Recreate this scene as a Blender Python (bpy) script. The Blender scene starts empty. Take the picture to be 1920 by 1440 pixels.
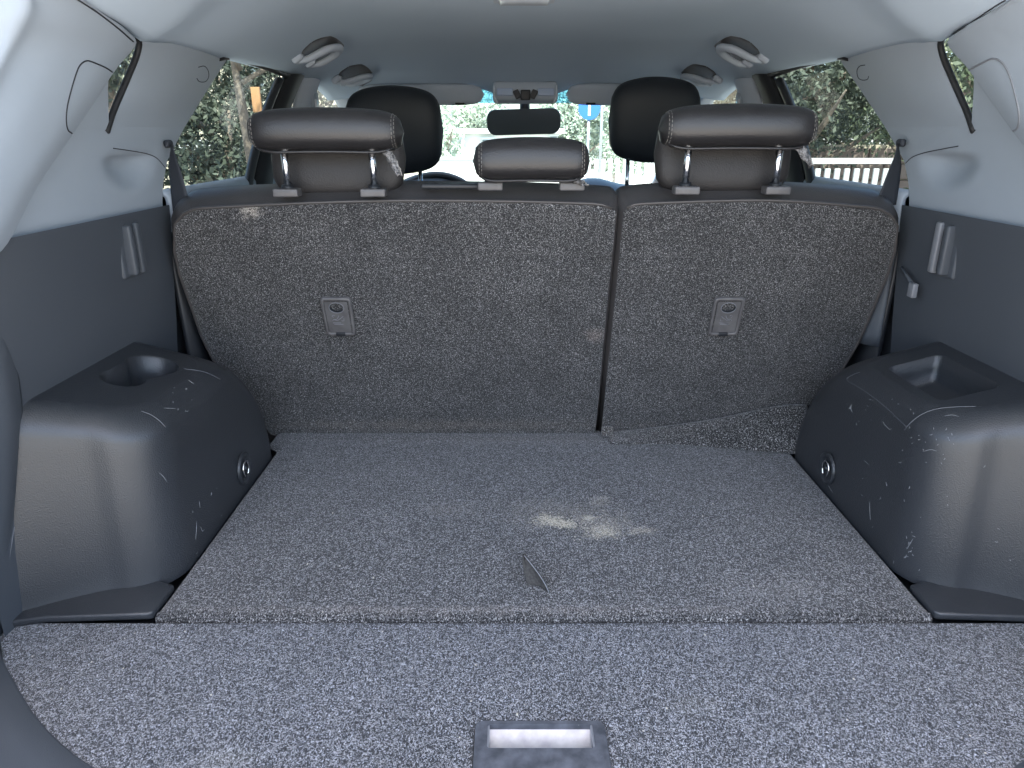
import bpy, bmesh, math, random
import numpy as np
from mathutils import Vector, Matrix
from mathutils.bvhtree import BVHTree
random.seed(7)
R = math.radians
S = bpy.context.scene
COL = S.collection
# ---------------------------------------------------------------- camera
F = 1331.0 / 1920.0
PITCH = math.atan(470 / 1331.0)
CAM = Vector((-.045, 0, .65))
cd = bpy.data.cameras.new('camera'); cam = bpy.data.objects.new('camera', cd); COL.objects.link(cam)
cam.location = CAM; cam.rotation_euler = (math.pi / 2 - PITCH, 0, 0)
cd.sensor_fit = 'HORIZONTAL'; cd.sensor_width = 36; cd.lens = 36 * F
cd.clip_start = .02; cd.clip_end = 600
S.camera = cam
# ---------------------------------------------------------------- world, sun, exposure
SUN = Vector((-.015, -.47, .88)).normalized()
w = bpy.data.worlds.new('World'); S.world = w; w.use_nodes = True
nt = w.node_tree; nt.nodes.clear()
sk = nt.nodes.new('ShaderNodeTexSky'); sk.sky_type = 'NISHITA'; sk.sun_disc = False
sk.sun_elevation = math.asin(SUN.z); sk.sun_rotation = math.atan2(SUN.x, SUN.y)
sk.dust_density = 2.2; sk.air_density = 1.0
bg = nt.nodes.new('ShaderNodeBackground'); bg.inputs[1].default_value = .15
wo = nt.nodes.new('ShaderNodeOutputWorld')
nt.links.new(sk.outputs[0], bg.inputs[0]); nt.links.new(bg.outputs[0], wo.inputs[0])
ld = bpy.data.lights.new('sun', 'SUN'); lo = bpy.data.objects.new('sun', ld); COL.objects.link(lo)
ld.energy = 4.0; ld.angle = R(.5); ld.color = (1, .93, .82)
lo.rotation_euler = (-SUN).to_track_quat('-Z', 'Y').to_euler(); lo.location = (0, -5, 10)
S.view_settings.view_transform = 'Standard'; S.view_settings.look = 'None'
S.view_settings.exposure = 2.22; S.view_settings.gamma = 1; S.view_settings.use_curve_mapping = False
S.render.engine = 'CYCLES'
S.cycles.max_bounces = 8; S.cycles.transparent_max_bounces = 16

# ---------------------------------------------------------------- materials
def mat(name, col, rough=.5, metal=0, spec=.5, bump=None, var=None, sheen=0, coat=0):
    """bump=(scale, strength, distance[, kind]); var=(scale, other colour, amount)"""
    m = bpy.data.materials.new(name); m.use_nodes = True
    n = m.node_tree; b = n.nodes['Principled BSDF']; L = n.links
    b.inputs['Base Color'].default_value = (*col, 1); b.inputs['Roughness'].default_value = rough
    b.inputs['Metallic'].default_value = metal; b.inputs['Specular IOR Level'].default_value = spec
    if sheen: b.inputs['Sheen Weight'].default_value = sheen
    if coat: b.inputs['Coat Weight'].default_value = coat
    tc = n.nodes.new('ShaderNodeTexCoord')
    if var:
        t = n.nodes.new('ShaderNodeTexNoise'); t.inputs['Scale'].default_value = var[0]; t.inputs['Detail'].default_value = 6
        L.new(tc.outputs['Object'], t.inputs['Vector'])
        mx = n.nodes.new('ShaderNodeMix'); mx.data_type = 'RGBA'
        mx.inputs[6].default_value = (*col, 1); mx.inputs[7].default_value = (*var[1], 1)
        cr = n.nodes.new('ShaderNodeMapRange'); cr.inputs[1].default_value = .35; cr.inputs[2].default_value = .7
        cr.inputs[4].default_value = var[2]
        L.new(t.outputs[0], cr.inputs[0]); L.new(cr.outputs[0], mx.inputs[0]); L.new(mx.outputs[2], b.inputs['Base Color'])
        cr2 = n.nodes.new('ShaderNodeMapRange'); cr2.inputs[3].default_value = rough - .05; cr2.inputs[4].default_value = rough + .09
        L.new(t.outputs[0], cr2.inputs[0]); L.new(cr2.outputs[0], b.inputs['Roughness'])
    if bump:
        kind = bump[3] if len(bump) > 3 else 'voronoi'
        if kind == 'voronoi':
            t = n.nodes.new('ShaderNodeTexVoronoi'); t.feature = 'SMOOTH_F1'
        else:
            t = n.nodes.new('ShaderNodeTexNoise'); t.inputs['Detail'].default_value = 3
        t.inputs['Scale'].default_value = bump[0]
        L.new(tc.outputs['Object'], t.inputs['Vector'])
        bp = n.nodes.new('ShaderNodeBump'); bp.inputs['Strength'].default_value = bump[1]; bp.inputs['Distance'].default_value = bump[2]
        L.new(t.outputs[0], bp.inputs['Height']); L.new(bp.outputs[0], b.inputs['Normal'])
    return m

def carpet(name, lo_, mid, hi, scale=330, stains=(), squash=1):
    m = bpy.data.materials.new(name); m.use_nodes = True
    n = m.node_tree; b = n.nodes['Principled BSDF']; L = n.links
    b.inputs['Roughness'].default_value = .95; b.inputs['Specular IOR Level'].default_value = .15
    b.inputs['Sheen Weight'].default_value = .35; b.inputs['Sheen Roughness'].default_value = .5
    tc = n.nodes.new('ShaderNodeTexCoord'); gp_ = n.nodes.new('ShaderNodeNewGeometry')
    # stretched, warped noise reads as felt fibres
    wn = n.nodes.new('ShaderNodeTexNoise'); wn.inputs['Scale'].default_value = scale * .25
    L.new(tc.outputs['Object'], wn.inputs['Vector'])
    va = n.nodes.new('ShaderNodeVectorMath'); va.operation = 'SCALE'; va.inputs[3].default_value = .006
    L.new(wn.outputs['Color'], va.inputs[0])
    vb = n.nodes.new('ShaderNodeVectorMath'); vb.operation = 'ADD'
    L.new(tc.outputs['Object'], vb.inputs[0]); L.new(va.outputs[0], vb.inputs[1])
    t = n.nodes.new('ShaderNodeTexNoise'); t.inputs['Scale'].default_value = scale; t.inputs['Detail'].default_value = 3
    t.inputs['Roughness'].default_value = .7
    vs_ = n.nodes.new('ShaderNodeVectorMath'); vs_.operation = 'MULTIPLY'; vs_.inputs[1].default_value = (1, squash, 1)
    L.new(vb.outputs[0], vs_.inputs[0]); L.new(vs_.outputs[0], t.inputs['Vector'])
    r = n.nodes.new('ShaderNodeValToRGB'); e = r.color_ramp.elements
    e[0].position = .40; e[0].color = (*lo_, 1); e[1].position = .54; e[1].color = (*mid, 1)
    x = e.new(.65); x.color = (*hi, 1)
    L.new(t.outputs[0], r.inputs[0])
    big = n.nodes.new('ShaderNodeTexNoise'); big.inputs['Scale'].default_value = 9; big.inputs['Detail'].default_value = 5
    L.new(tc.outputs['Object'], big.inputs['Vector'])
    mr = n.nodes.new('ShaderNodeMapRange'); mr.inputs[1].default_value = .3; mr.inputs[2].default_value = .7
    mr.inputs[3].default_value = .82; mr.inputs[4].default_value = 1.15
    L.new(big.outputs[0], mr.inputs[0])
    mu = n.nodes.new('ShaderNodeMix'); mu.data_type = 'RGBA'; mu.blend_type = 'MULTIPLY'; mu.inputs[0].default_value = 1
    L.new(r.outputs[0], mu.inputs[6]); L.new(mr.outputs[0], mu.inputs[7])
    cur = mu.outputs[2]
    for (cx, cy, cz, rx, ry, rz, amt, c) in stains:
        sv = n.nodes.new('ShaderNodeVectorMath'); sv.operation = 'SUBTRACT'; sv.inputs[1].default_value = (cx, cy, cz)
        L.new(gp_.outputs['Position'], sv.inputs[0])
        dv = n.nodes.new('ShaderNodeVectorMath'); dv.operation = 'DIVIDE'; dv.inputs[1].default_value = (rx, ry, rz)
        L.new(sv.outputs[0], dv.inputs[0])
        ln = n.nodes.new('ShaderNodeVectorMath'); ln.operation = 'LENGTH'; L.new(dv.outputs[0], ln.inputs[0])
        sn = n.nodes.new('ShaderNodeTexNoise'); sn.inputs['Scale'].default_value = 75; sn.inputs['Detail'].default_value = 8; sn.inputs['Roughness'].default_value = .65
        L.new(gp_.outputs['Position'], sn.inputs['Vector'])
        ad = n.nodes.new('ShaderNodeMath'); ad.operation = 'MULTIPLY_ADD'; ad.inputs[1].default_value = 2.4; ad.inputs[2].default_value = -1.2
        L.new(sn.outputs[0], ad.inputs[0])
        a2 = n.nodes.new('ShaderNodeMath'); a2.operation = 'ADD'; L.new(ln.outputs['Value'], a2.inputs[0]); L.new(ad.outputs[0], a2.inputs[1])
        m2 = n.nodes.new('ShaderNodeMapRange'); m2.inputs[1].default_value = 1.1; m2.inputs[2].default_value = .2
        m2.inputs[3].default_value = 0; m2.inputs[4].default_value = amt
        L.new(a2.outputs[0], m2.inputs[0])
        # dust sits on the fibre tops
        m3 = n.nodes.new('ShaderNodeMath'); m3.operation = 'MULTIPLY'
        fr = n.nodes.new('ShaderNodeMapRange'); fr.inputs[1].default_value = .42; fr.inputs[2].default_value = .56; fr.inputs[3].default_value = .08
        L.new(t.outputs[0], fr.inputs[0]); L.new(m2.outputs[0], m3.inputs[0]); L.new(fr.outputs[0], m3.inputs[1])
        mm = n.nodes.new('ShaderNodeMix'); mm.data_type = 'RGBA'; mm.inputs[7].default_value = (*c, 1)
        L.new(m3.outputs[0], mm.inputs[0]); L.new(cur, mm.inputs[6]); cur = mm.outputs[2]
    L.new(cur, b.inputs['Base Color'])
    bp = n.nodes.new('ShaderNodeBump'); bp.inputs['Strength'].default_value = .7; bp.inputs['Distance'].default_value = .0015
    L.new(t.outputs[0], bp.inputs['Height']); L.new(bp.outputs[0], b.inputs['Normal'])
    return m

def glass(name, tint, refl=1.45, frac=1.0):
    m = bpy.data.materials.new(name); m.use_nodes = True
    n = m.node_tree; n.nodes.clear(); L = n.links
    o = n.nodes.new('ShaderNodeOutputMaterial'); t = n.nodes.new('ShaderNodeBsdfTransparent'); g = n.nodes.new('ShaderNodeBsdfGlossy')
    t.inputs[0].default_value = (*tint, 1); g.inputs['Roughness'].default_value = .02
    lw_ = n.nodes.new('ShaderNodeLayerWeight'); lw_.inputs[0].default_value = .5
    pw = n.nodes.new('ShaderNodeMath'); pw.operation = 'POWER'; pw.inputs[1].default_value = 4.0; L.new(lw_.outputs['Facing'], pw.inputs[0])
    f = n.nodes.new('ShaderNodeMath'); f.operation = 'MULTIPLY_ADD'; f.inputs[1].default_value = .5 * frac; f.inputs[2].default_value = .045 * frac; L.new(pw.outputs[0], f.inputs[0])
    mx = n.nodes.new('ShaderNodeMixShader')
    L.new(f.outputs[0], mx.inputs[0]); L.new(t.outputs[0], mx.inputs[1]); L.new(g.outputs[0], mx.inputs[2]); L.new(mx.outputs[0], o.inputs[0])
    return m

M = {}
M['liner'] = mat('headliner_fabric', (.50, .59, .68), .95, bump=(1400, .25, .0006, 'noise'), var=(3, (.47, .56, .65), .5), spec=.2)
M['light'] = mat('light_grey_plastic', (.345, .39, .44), .5, bump=(1500, .25, .0004), var=(6, (.315, .36, .41), .5), spec=.4)
M['dark'] = mat('dark_grained_plastic', (.031, .034, .039), .31, bump=(620, .42, .0009), var=(5, (.045, .049, .055), .5), spec=.6)
M['wall'] = mat('charcoal_side_plastic', (.066, .075, .088), .48, bump=(800, .25, .0005), var=(4, (.084, .093, .106), .6), spec=.45)
M['darker'] = mat('black_plastic', (.02, .022, .026), .45, bump=(900, .15, .0003))
M['black'] = mat('black_rubber', (.012, .013, .015), .6)
M['groove'] = mat('shadow_gap', (.02, .022, .027), .8)
M['lip'] = mat('worn_and_highlit_edge', (.20, .21, .23), .35)  # pale edges; also paints highlights on the wall ridge and right cap seam
M['piping'] = mat('leather_piping', (.07, .064, .062), .35)
M['leaf_c'] = mat('overexposed_leaves', (.38, .44, .34), .6, var=(1.5, (.50, .54, .45), .8))  # base colour lightened to stand in for overexposure beyond the windscreen
M['leather'] = mat('charcoal_leather', (.019, .018, .019), .33, bump=(480, .4, .0008), var=(14, (.027, .025, .025), .6), spec=.6)
M['seat_leather'] = mat('grey_seat_leather', (.058, .054, .054), .42, bump=(480, .4, .0008), var=(10, (.072, .067, .066), .6))
M['leather_cool'] = mat('black_leather', (.022, .026, .032), .5, bump=(520, .3, .0006), spec=.4)
M['perf'] = mat('perforated_leather', (.024, .022, .022), .55, bump=(420, .6, .001))
M['thread'] = mat('pale_thread', (.34, .32, .29), .7)
M['chrome'] = mat('chrome', (.8, .8, .82), .12, metal=1)
M['steel'] = mat('worn_steel', (.30, .30, .33), .4, metal=.3, var=(60, (.48, .48, .5), .7))
M['latchplate'] = mat('scuffed_latch_plastic', (.045, .05, .06), .55, var=(55, (.16, .17, .2), .6), bump=(300, .4, .0008, 'noise'))
M['lever'] = mat('grey_lever_plastic', (.085, .082, .084), .36, bump=(900, .2, .0003), var=(40, (.17, .165, .165), .6))
M['belt'] = mat('black_webbing', (.035, .04, .05), .7, bump=(600, .4, .0006))
M['scratch'] = mat('scratched_plastic', (.24, .25, .26), .7)
M['crumb'] = mat('pale_crumbs', (.5, .47, .4), .8)
M['paint'] = mat('pearl_white_paint', (.72, .73, .75), .25, coat=.6)
M['visor'] = mat('visor_fabric', (.50, .55, .61), .9, bump=(900, .25, .0006, 'noise'))
M['mirrorback'] = mat('mirror_housing', (.02, .022, .024), .4)
M['mirror'] = mat('mirror_glass', (.09, .105, .115), .12)  # dull grey-blue base colour stands in for the mirror's reflection
M['lamp'] = mat('lamp_lens', (.75, .78, .82), .2)
M['button'] = mat('console_buttons', (.55, .64, .8), .25)
M['carpet_floor'] = carpet('grey_carpet', (.010, .0105, .012), (.052, .055, .062), (.52, .54, .60), 560, squash=.68,
     stains=[(.17, .68, 0, .04, .025, .5, .2, (.3, .29, .24)), (-.36, .60, 0, .04, .02, .5, .3, (.4, .4, .37))])
M['carpet_mat'] = carpet('grey_mat_carpet', (.009, .009, .010), (.043, .0425, .0435), (.48, .47, .465), 500, squash=.6,
     stains=[(.02, 1.10, 0, .032, .022, .5, 1, (.95, .87, .66)), (.05, 1.086, 0, .022, .016, .5, 1, (.98, .90, .68)), (.092, 1.107, 0, .016, .014, .5, 1, (.8, .73, .56)), (.112, 1.062, 0, .036, .022, .5, .9, (.75, .68, .53)), (.175, 1.065, 0, .03, .016, .5, .6, (.62, .56, .45)),
             (.115, 1.085, 0, .06, .045, .5, .5, (.5, .46, .38)), (.045, 1.12, 0, .13, .06, .5, .35, (.42, .38, .32)),
             (.12, 1.17, 0, .025, .02, .5, .5, (.5, .46, .38)), (-.16, 1.14, 0, .06, .03, .5, .3, (.35, .31, .27)),
             (.0, 1.45, 0, .5, .04, .5, .22, (.3, .26, .22)), (.35, .9, 0, .1, .04, .5, .3, (.35, .33, .32)), (-.1, .85, 0, .5, .012, .5, .35, (.4, .36, .34))])
M['carpet_seat'] = carpet('charcoal_seat_carpet', (.013, .013, .0135), (.050, .0495, .0505), (.35, .342, .342), 520,
     stains=[(-.52, 1.33, .52, .022, .1, .02, .75, (.55, .5, .44)), (.125, 1.40, .26, .03, .1, .016, .3, (.42, .34, .3)),
             (-.2, 1.47, .03, .5, .1, .02, .22, (.3, .25, .2))])
M['pile_light'] = mat('pale_pile_fibre', (.33, .335, .35), .85)
M['fibre'] = mat('loose_carpet_fibre', (.20, .20, .21), .9)
M['glass_front'] = glass('windscreen_glass', (.84, 1.0, 1.0))
M['glass_side'] = glass('tinted_glass', (.38, .43, .43), 1.6, .5)
M['band'] = glass('blue_shade_band', (.25, .60, .90))
M['ground'] = mat('pale_concrete', (.47, .445, .405), .9, var=(.6, (.40, .375, .345), .7), bump=(20, .3, .01, 'noise'))
M['road'] = mat('grey_asphalt', (.13, .13, .135), .9, var=(2, (.17, .17, .17), .6), bump=(60, .4, .01, 'noise'))
M['bark'] = mat('bark', (.20, .16, .125), .9, bump=(30, .8, .02, 'noise'), var=(5, (.30, .26, .21), .6))
M['leaf_a'] = mat('leaves_mid_green', (.075, .10, .055), .6, var=(1.5, (.13, .155, .085), .8))
M['leaf_b'] = mat('leaves_dark_green', (.06, .08, .058), .6, var=(1.5, (.11, .13, .09), .8))
M['leaf_r'] = mat('red_flowers', (.45, .06, .09), .6)
M['render'] = mat('white_render', (.78, .78, .74), .8, var=(2, (.66, .66, .62), .5))
M['cream'] = mat('cream_render', (.68, .62, .48), .85, var=(2, (.55, .5, .4), .5))
M['roofw'] = mat('pale_roof', (.62, .64, .62), .7)
M['win'] = mat('dark_window', (.16, .2, .22), .15)
M['wfence'] = mat('white_painted_fence', (.55, .56, .55), .6, var=(6, (.45, .46, .45), .5))
M['brick'] = mat('brown_brick_wall', (.26, .2, .17), .9, var=(4, (.34, .28, .24), .7))
M['signblue'] = mat('blue_sign', (.02, .12, .55), .4)
M['signwhite'] = mat('white_sign_mark', (.85, .85, .85), .4)
M['pole'] = mat('galvanised_pole', (.4, .41, .42), .45, metal=.6)
M['orange'] = mat('orange_board', (.5, .27, .12), .6)

# ---------------------------------------------------------------- helpers
def tag(o, label=None, cat=None, group=None, kind=None):
    if label: o['label'] = label
    if cat: o['category'] = cat
    if group: o['group'] = group
    if kind: o['kind'] = kind
    return o
def thing(name, label, cat, loc=(0, 0, 0), group=None):
    o = bpy.data.objects.new(name, None); COL.objects.link(o); o.location = loc
    o.empty_display_size = .05
    return tag(o, label, cat, group)
def link(name, me, m, parent=None, smooth=True):
    o = bpy.data.objects.new(name, me); COL.objects.link(o)
    if m is not None:
        for x in (m if isinstance(m, (list, tuple)) else [m]): me.materials.append(M[x] if isinstance(x, str) else x)
    if smooth: me.polygons.foreach_set('use_smooth', [True] * len(me.polygons))
    if parent:
        o.parent = parent
        pl = parent.matrix_world.copy() if False else None
        loc = Vector((0, 0, 0)); p = parent
        while p: loc += p.location; p = p.parent
        me.transform(Matrix.Translation(-loc))
    return o
def pydata(name, vs, fs, m, parent=None, smooth=True):
    me = bpy.data.meshes.new(name); me.from_pydata([tuple(v) for v in vs], [], fs); me.update()
    return link(name, me, m, parent, smooth)
def frombm(name, bm, m, parent=None, smooth=True):
    me = bpy.data.meshes.new(name); bm.normal_update(); bm.to_mesh(me); bm.free()
    return link(name, me, m, parent, smooth)
def crom(P, n):
    P = np.array(P, float)
    if len(P) == 2:
        t = np.linspace(0, 1, n)[:, None]; return P[0] * (1 - t) + P[1] * t
    Q = np.vstack([2 * P[0] - P[1], P, 2 * P[-1] - P[-2]])
    out = []
    for a in np.linspace(0, len(P) - 1, n):
        i = min(int(a), len(P) - 2); t = a - i
        p0, p1, p2, p3 = Q[i:i + 4]
        out.append(.5 * ((2 * p1) + (-p0 + p2) * t + (2 * p0 - 5 * p1 + 4 * p2 - p3) * t * t + (-p0 + 3 * p1 - 3 * p2 + p3) * t ** 3))
    return np.array(out)
def grid(name, rows, m, parent=None, thick=0, flip=False, smooth=True):
    """rows: 2D array of points -> quad sheet, optionally solidified along vertex normals"""
    A = np.array(rows); nr, nc = A.shape[:2]
    fs = []
    for i in range(nr - 1):
        for j in range(nc - 1):
            a = i * nc + j; q = (a, a + 1, a + nc + 1, a + nc)
            fs.append(q[::-1] if flip else q)
    o = pydata(name, A.reshape(-1, 3), fs, m, parent, smooth)
    if thick: solid(o, thick)
    return o
def solid(o, t, off=-1):
    md = o.modifiers.new('thickness', 'SOLIDIFY'); md.thickness = t; md.offset = off
def bevmod(o, wd, seg=3, ang=40):
    md = o.modifiers.new('soft_edges', 'BEVEL'); md.width = wd; md.segments = seg; md.limit_method = 'ANGLE'; md.angle_limit = R(ang)
def loft(name, ctrl, nu, nv, m, parent=None, thick=0, flip=False):
    a = [crom(r, nv) for r in ctrl]
    a = np.array([crom([r[j] for r in a], nu) for j in range(nv)]).transpose(1, 0, 2)
    return grid(name, a, m, parent, thick, flip)
def tube_bm(bm, pts, rad, seg=8, caps=True, n=None, flat=None):
    P = crom(pts, n) if n else np.array(pts, float)
    rs = rad if hasattr(rad, '__len__') else [rad] * len(P)
    if len(rs) != len(P): rs = np.interp(np.linspace(0, 1, len(P)), np.linspace(0, 1, len(rs)), rs)
    rings = []; up = Vector((0, 0, 1))
    for i in range(len(P)):
        d = Vector(P[min(i + 1, len(P) - 1)] - P[max(i - 1, 0)])
        if d.length < 1e-9: d = Vector((0, 0, 1))
        d.normalize()
        if i == 0:
            a = d.cross(up if abs(d.z) < .95 else Vector((1, 0, 0))).normalized()
        else:
            a = (a - d * a.dot(d)).normalized()
        b = d.cross(a)
        k = flat or 1
        rings.append([bm.verts.new(Vector(P[i]) + (a * math.cos(t) + b * math.sin(t) * k) * rs[i]) for t in [2 * math.pi * j / seg for j in range(seg)]])
    for i in range(len(rings) - 1):
        for j in range(seg):
            bm.faces.new((rings[i][j], rings[i][(j + 1) % seg], rings[i + 1][(j + 1) % seg], rings[i + 1][j]))
    if caps: bm.faces.new(rings[0][::-1]); bm.faces.new(rings[-1])
def tube(name, pts, rad, m, parent=None, seg=8, n=None, flat=None):
    bm = bmesh.new(); tube_bm(bm, pts, rad, seg, True, n, flat); return frombm(name, bm, m, parent)
def box_bm(bm, c, s, rot=None):
    g = bmesh.ops.create_cube(bm, size=1)['verts']
    mt = Matrix.Translation(c) @ (rot or Matrix.Identity(4)) @ Matrix.Diagonal((*s, 1))
    bmesh.ops.transform(bm, matrix=mt, verts=g); return g
def box(name, c, s, m, parent=None, bev=0, rot=None, seg=3):
    bm = bmesh.new(); box_bm(bm, c, s, rot)
    if bev: bmesh.ops.bevel(bm, geom=list(bm.edges), offset=bev, segments=seg, profile=.5, affect='EDGES')
    return frombm(name, bm, m, parent, smooth=bool(bev))
def rrect(w_, h_, r, n=6):
    P = []
    for cx, cy, a0 in ((w_ / 2 - r, h_ / 2 - r, 0), (-w_ / 2 + r, h_ / 2 - r, 90), (-w_ / 2 + r, -h_ / 2 + r, 180), (w_ / 2 - r, -h_ / 2 + r, 270)):
        for k in range(n + 1):
            a = R(a0 + 90 * k / n); P.append((cx + r * math.cos(a), cy + r * math.sin(a)))
    return P
def plate_bm(bm, outer, holes, T, f=None):
    """flat plate outline with holes, points (a,b) mapped by T(a,b)->Vector"""
    es = []
    loops = []
    for lp in [outer] + list(holes):
        vs = [bm.verts.new(T(*p)) for p in lp]; loops.append(vs)
        for i in range(len(vs)): es.append(bm.edges.new((vs[i], vs[(i + 1) % len(vs)])))
    bmesh.ops.triangle_fill(bm, use_beauty=True, use_dissolve=False, edges=es)
    return loops
def ray(u, v):
    p = math.cos(PITCH), math.sin(PITCH)
    a = (u - 960) / 1331.; b = (720 - v) / 1331.
    return Vector((a, p[0] + p[1] * b, -p[1] + p[0] * b))
def on(u, v, X=None, Y=None, Z=None):
    d = ray(u, v)
    t = (X - CAM.x) / d.x if X is not None else (Y - CAM.y) / d.y if Y is not None else (Z - CAM.z) / d.z
    return CAM + d * t
def bvh(o):
    dg = bpy.context.evaluated_depsgraph_get()
    bm = bmesh.new(); e = o.evaluated_get(dg); bm.from_mesh(e.to_mesh())
    loc = Vector((0, 0, 0)); p = o
    while p: loc += p.location; p = p.parent
    bm.transform(Matrix.Translation(loc)); t = BVHTree.FromBMesh(bm); bm.free(); return t
def cast(tr, u, v):
    d = ray(u, v).normalized(); h = tr.ray_cast(CAM, d)
    return (h[0], h[1] if h[1].dot(d) < 0 else -h[1]) if h[0] else None
def seam(name, trees, pix, rad, m, parent, n=None, lift=.0, kind=None, closed=False):
    """thin line laid on a built surface"""
    P = []
    pp = list(pix) + ([pix[0]] if closed else [])
    pp = crom([(a, b, 0) for a, b in pp], n or max(6, 4 * len(pp)))
    for a, b, _ in pp:
        for tr in trees:
            h = cast(tr, a, b)
            if h: P.append(h[0] + h[1] * lift); break
    if len(P) < 2: return None
    o = tube(name, P, rad, m, parent, seg=6)
    if kind: o['kind'] = kind
    return o

# ================================================================= OUTSIDE GROUND
def sst(a, b, x):
    t = min(1, max(0, (x - a) / (b - a))); return t * t * (3 - 2 * t)
def gz(y): return -.80 - 1.3 * sst(5, 16, y)
ys = [-400, -80, -20, -5, 0, 3] + [5 + k for k in range(12)] + [20, 40, 100, 400]
g = grid('ground', [[(x, y, gz(y)) for x in (-400, -60, -12, 0, 12, 60, 400)] for y in ys], 'ground', flip=True)
tag(g, kind='structure')
g = grid('road', [[(x, y, gz(y) + .004) for x in (-30, -6, 0, 6, 30)] for y in [7.2, 8, 9, 10, 11, 12, 13]], 'road', flip=True)
tag(g, kind='structure')

# ================================================================= CAR BODY
car = thing('car', 'light grey and charcoal car cabin seen through its open tailgate', 'car')
def sx(z): # side wall half width
    return float(np.interp(z, [-.4, 0, .3, .525, .60, .66, .72, .80], [.74, .74, .715, .705, .70, .69, .675, .648]))
# headliner
YS = [.86, .94, 1.06, 1.2, 1.28, 1.36, 1.5, 1.7, 1.9, 2.1, 2.25, 2.36, 2.44, 2.50]
ZC = [.86, .872, .882, .890, .897, .90, .90, .897, .889, .875, .856, .834, .808, .782]
ZS = [.845, .832, .806, .787, .795, .80, .80, .80, .80, .80, .795, .785, .77, .755]
rows = []
yy = np.concatenate([np.linspace(.86, 1.36, 20), np.linspace(1.42, 2.2, 16), np.linspace(2.24, 2.50, 12)])
for y in yy:
    zc = np.interp(y, YS, ZC); zs = np.interp(y, YS, ZS); hw = np.interp(y, [.86, .94, 1.19, 1.25, 1.32], [.60, .603, .612, .63, .648])
    r_ = []
    for k in np.linspace(-1, 1, 49):
        z = zc - (zc - zs) * (.15 * abs(k) ** 2.2 + .85 * sst(.70, 1.0, abs(k)))
        # shallow swage between the visors and the console
        if y > 2.15:
            q = sst(2.15, 2.45, y); z += .012 * q * (math.exp(-((abs(k) - .26) / .07) ** 2)) - .012 * q * (math.exp(-(k / .18) ** 4))
        r_.append((k * hw, y, z))
    rows.append(r_)
liner = grid('headliner', rows, 'liner', car, .004)
T_lin = bvh(liner)
# outer roof
grid('roof_panel', [[(k * .82, y, .97 - .06 * k * k - (.10 if y > 2.6 else 0) - .03 * (y < 1.1)) for k in np.linspace(-1, 1, 13)] for y in (.95, 1.1, 1.6, 2.2, 2.6)], 'paint', car, .01)

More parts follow.
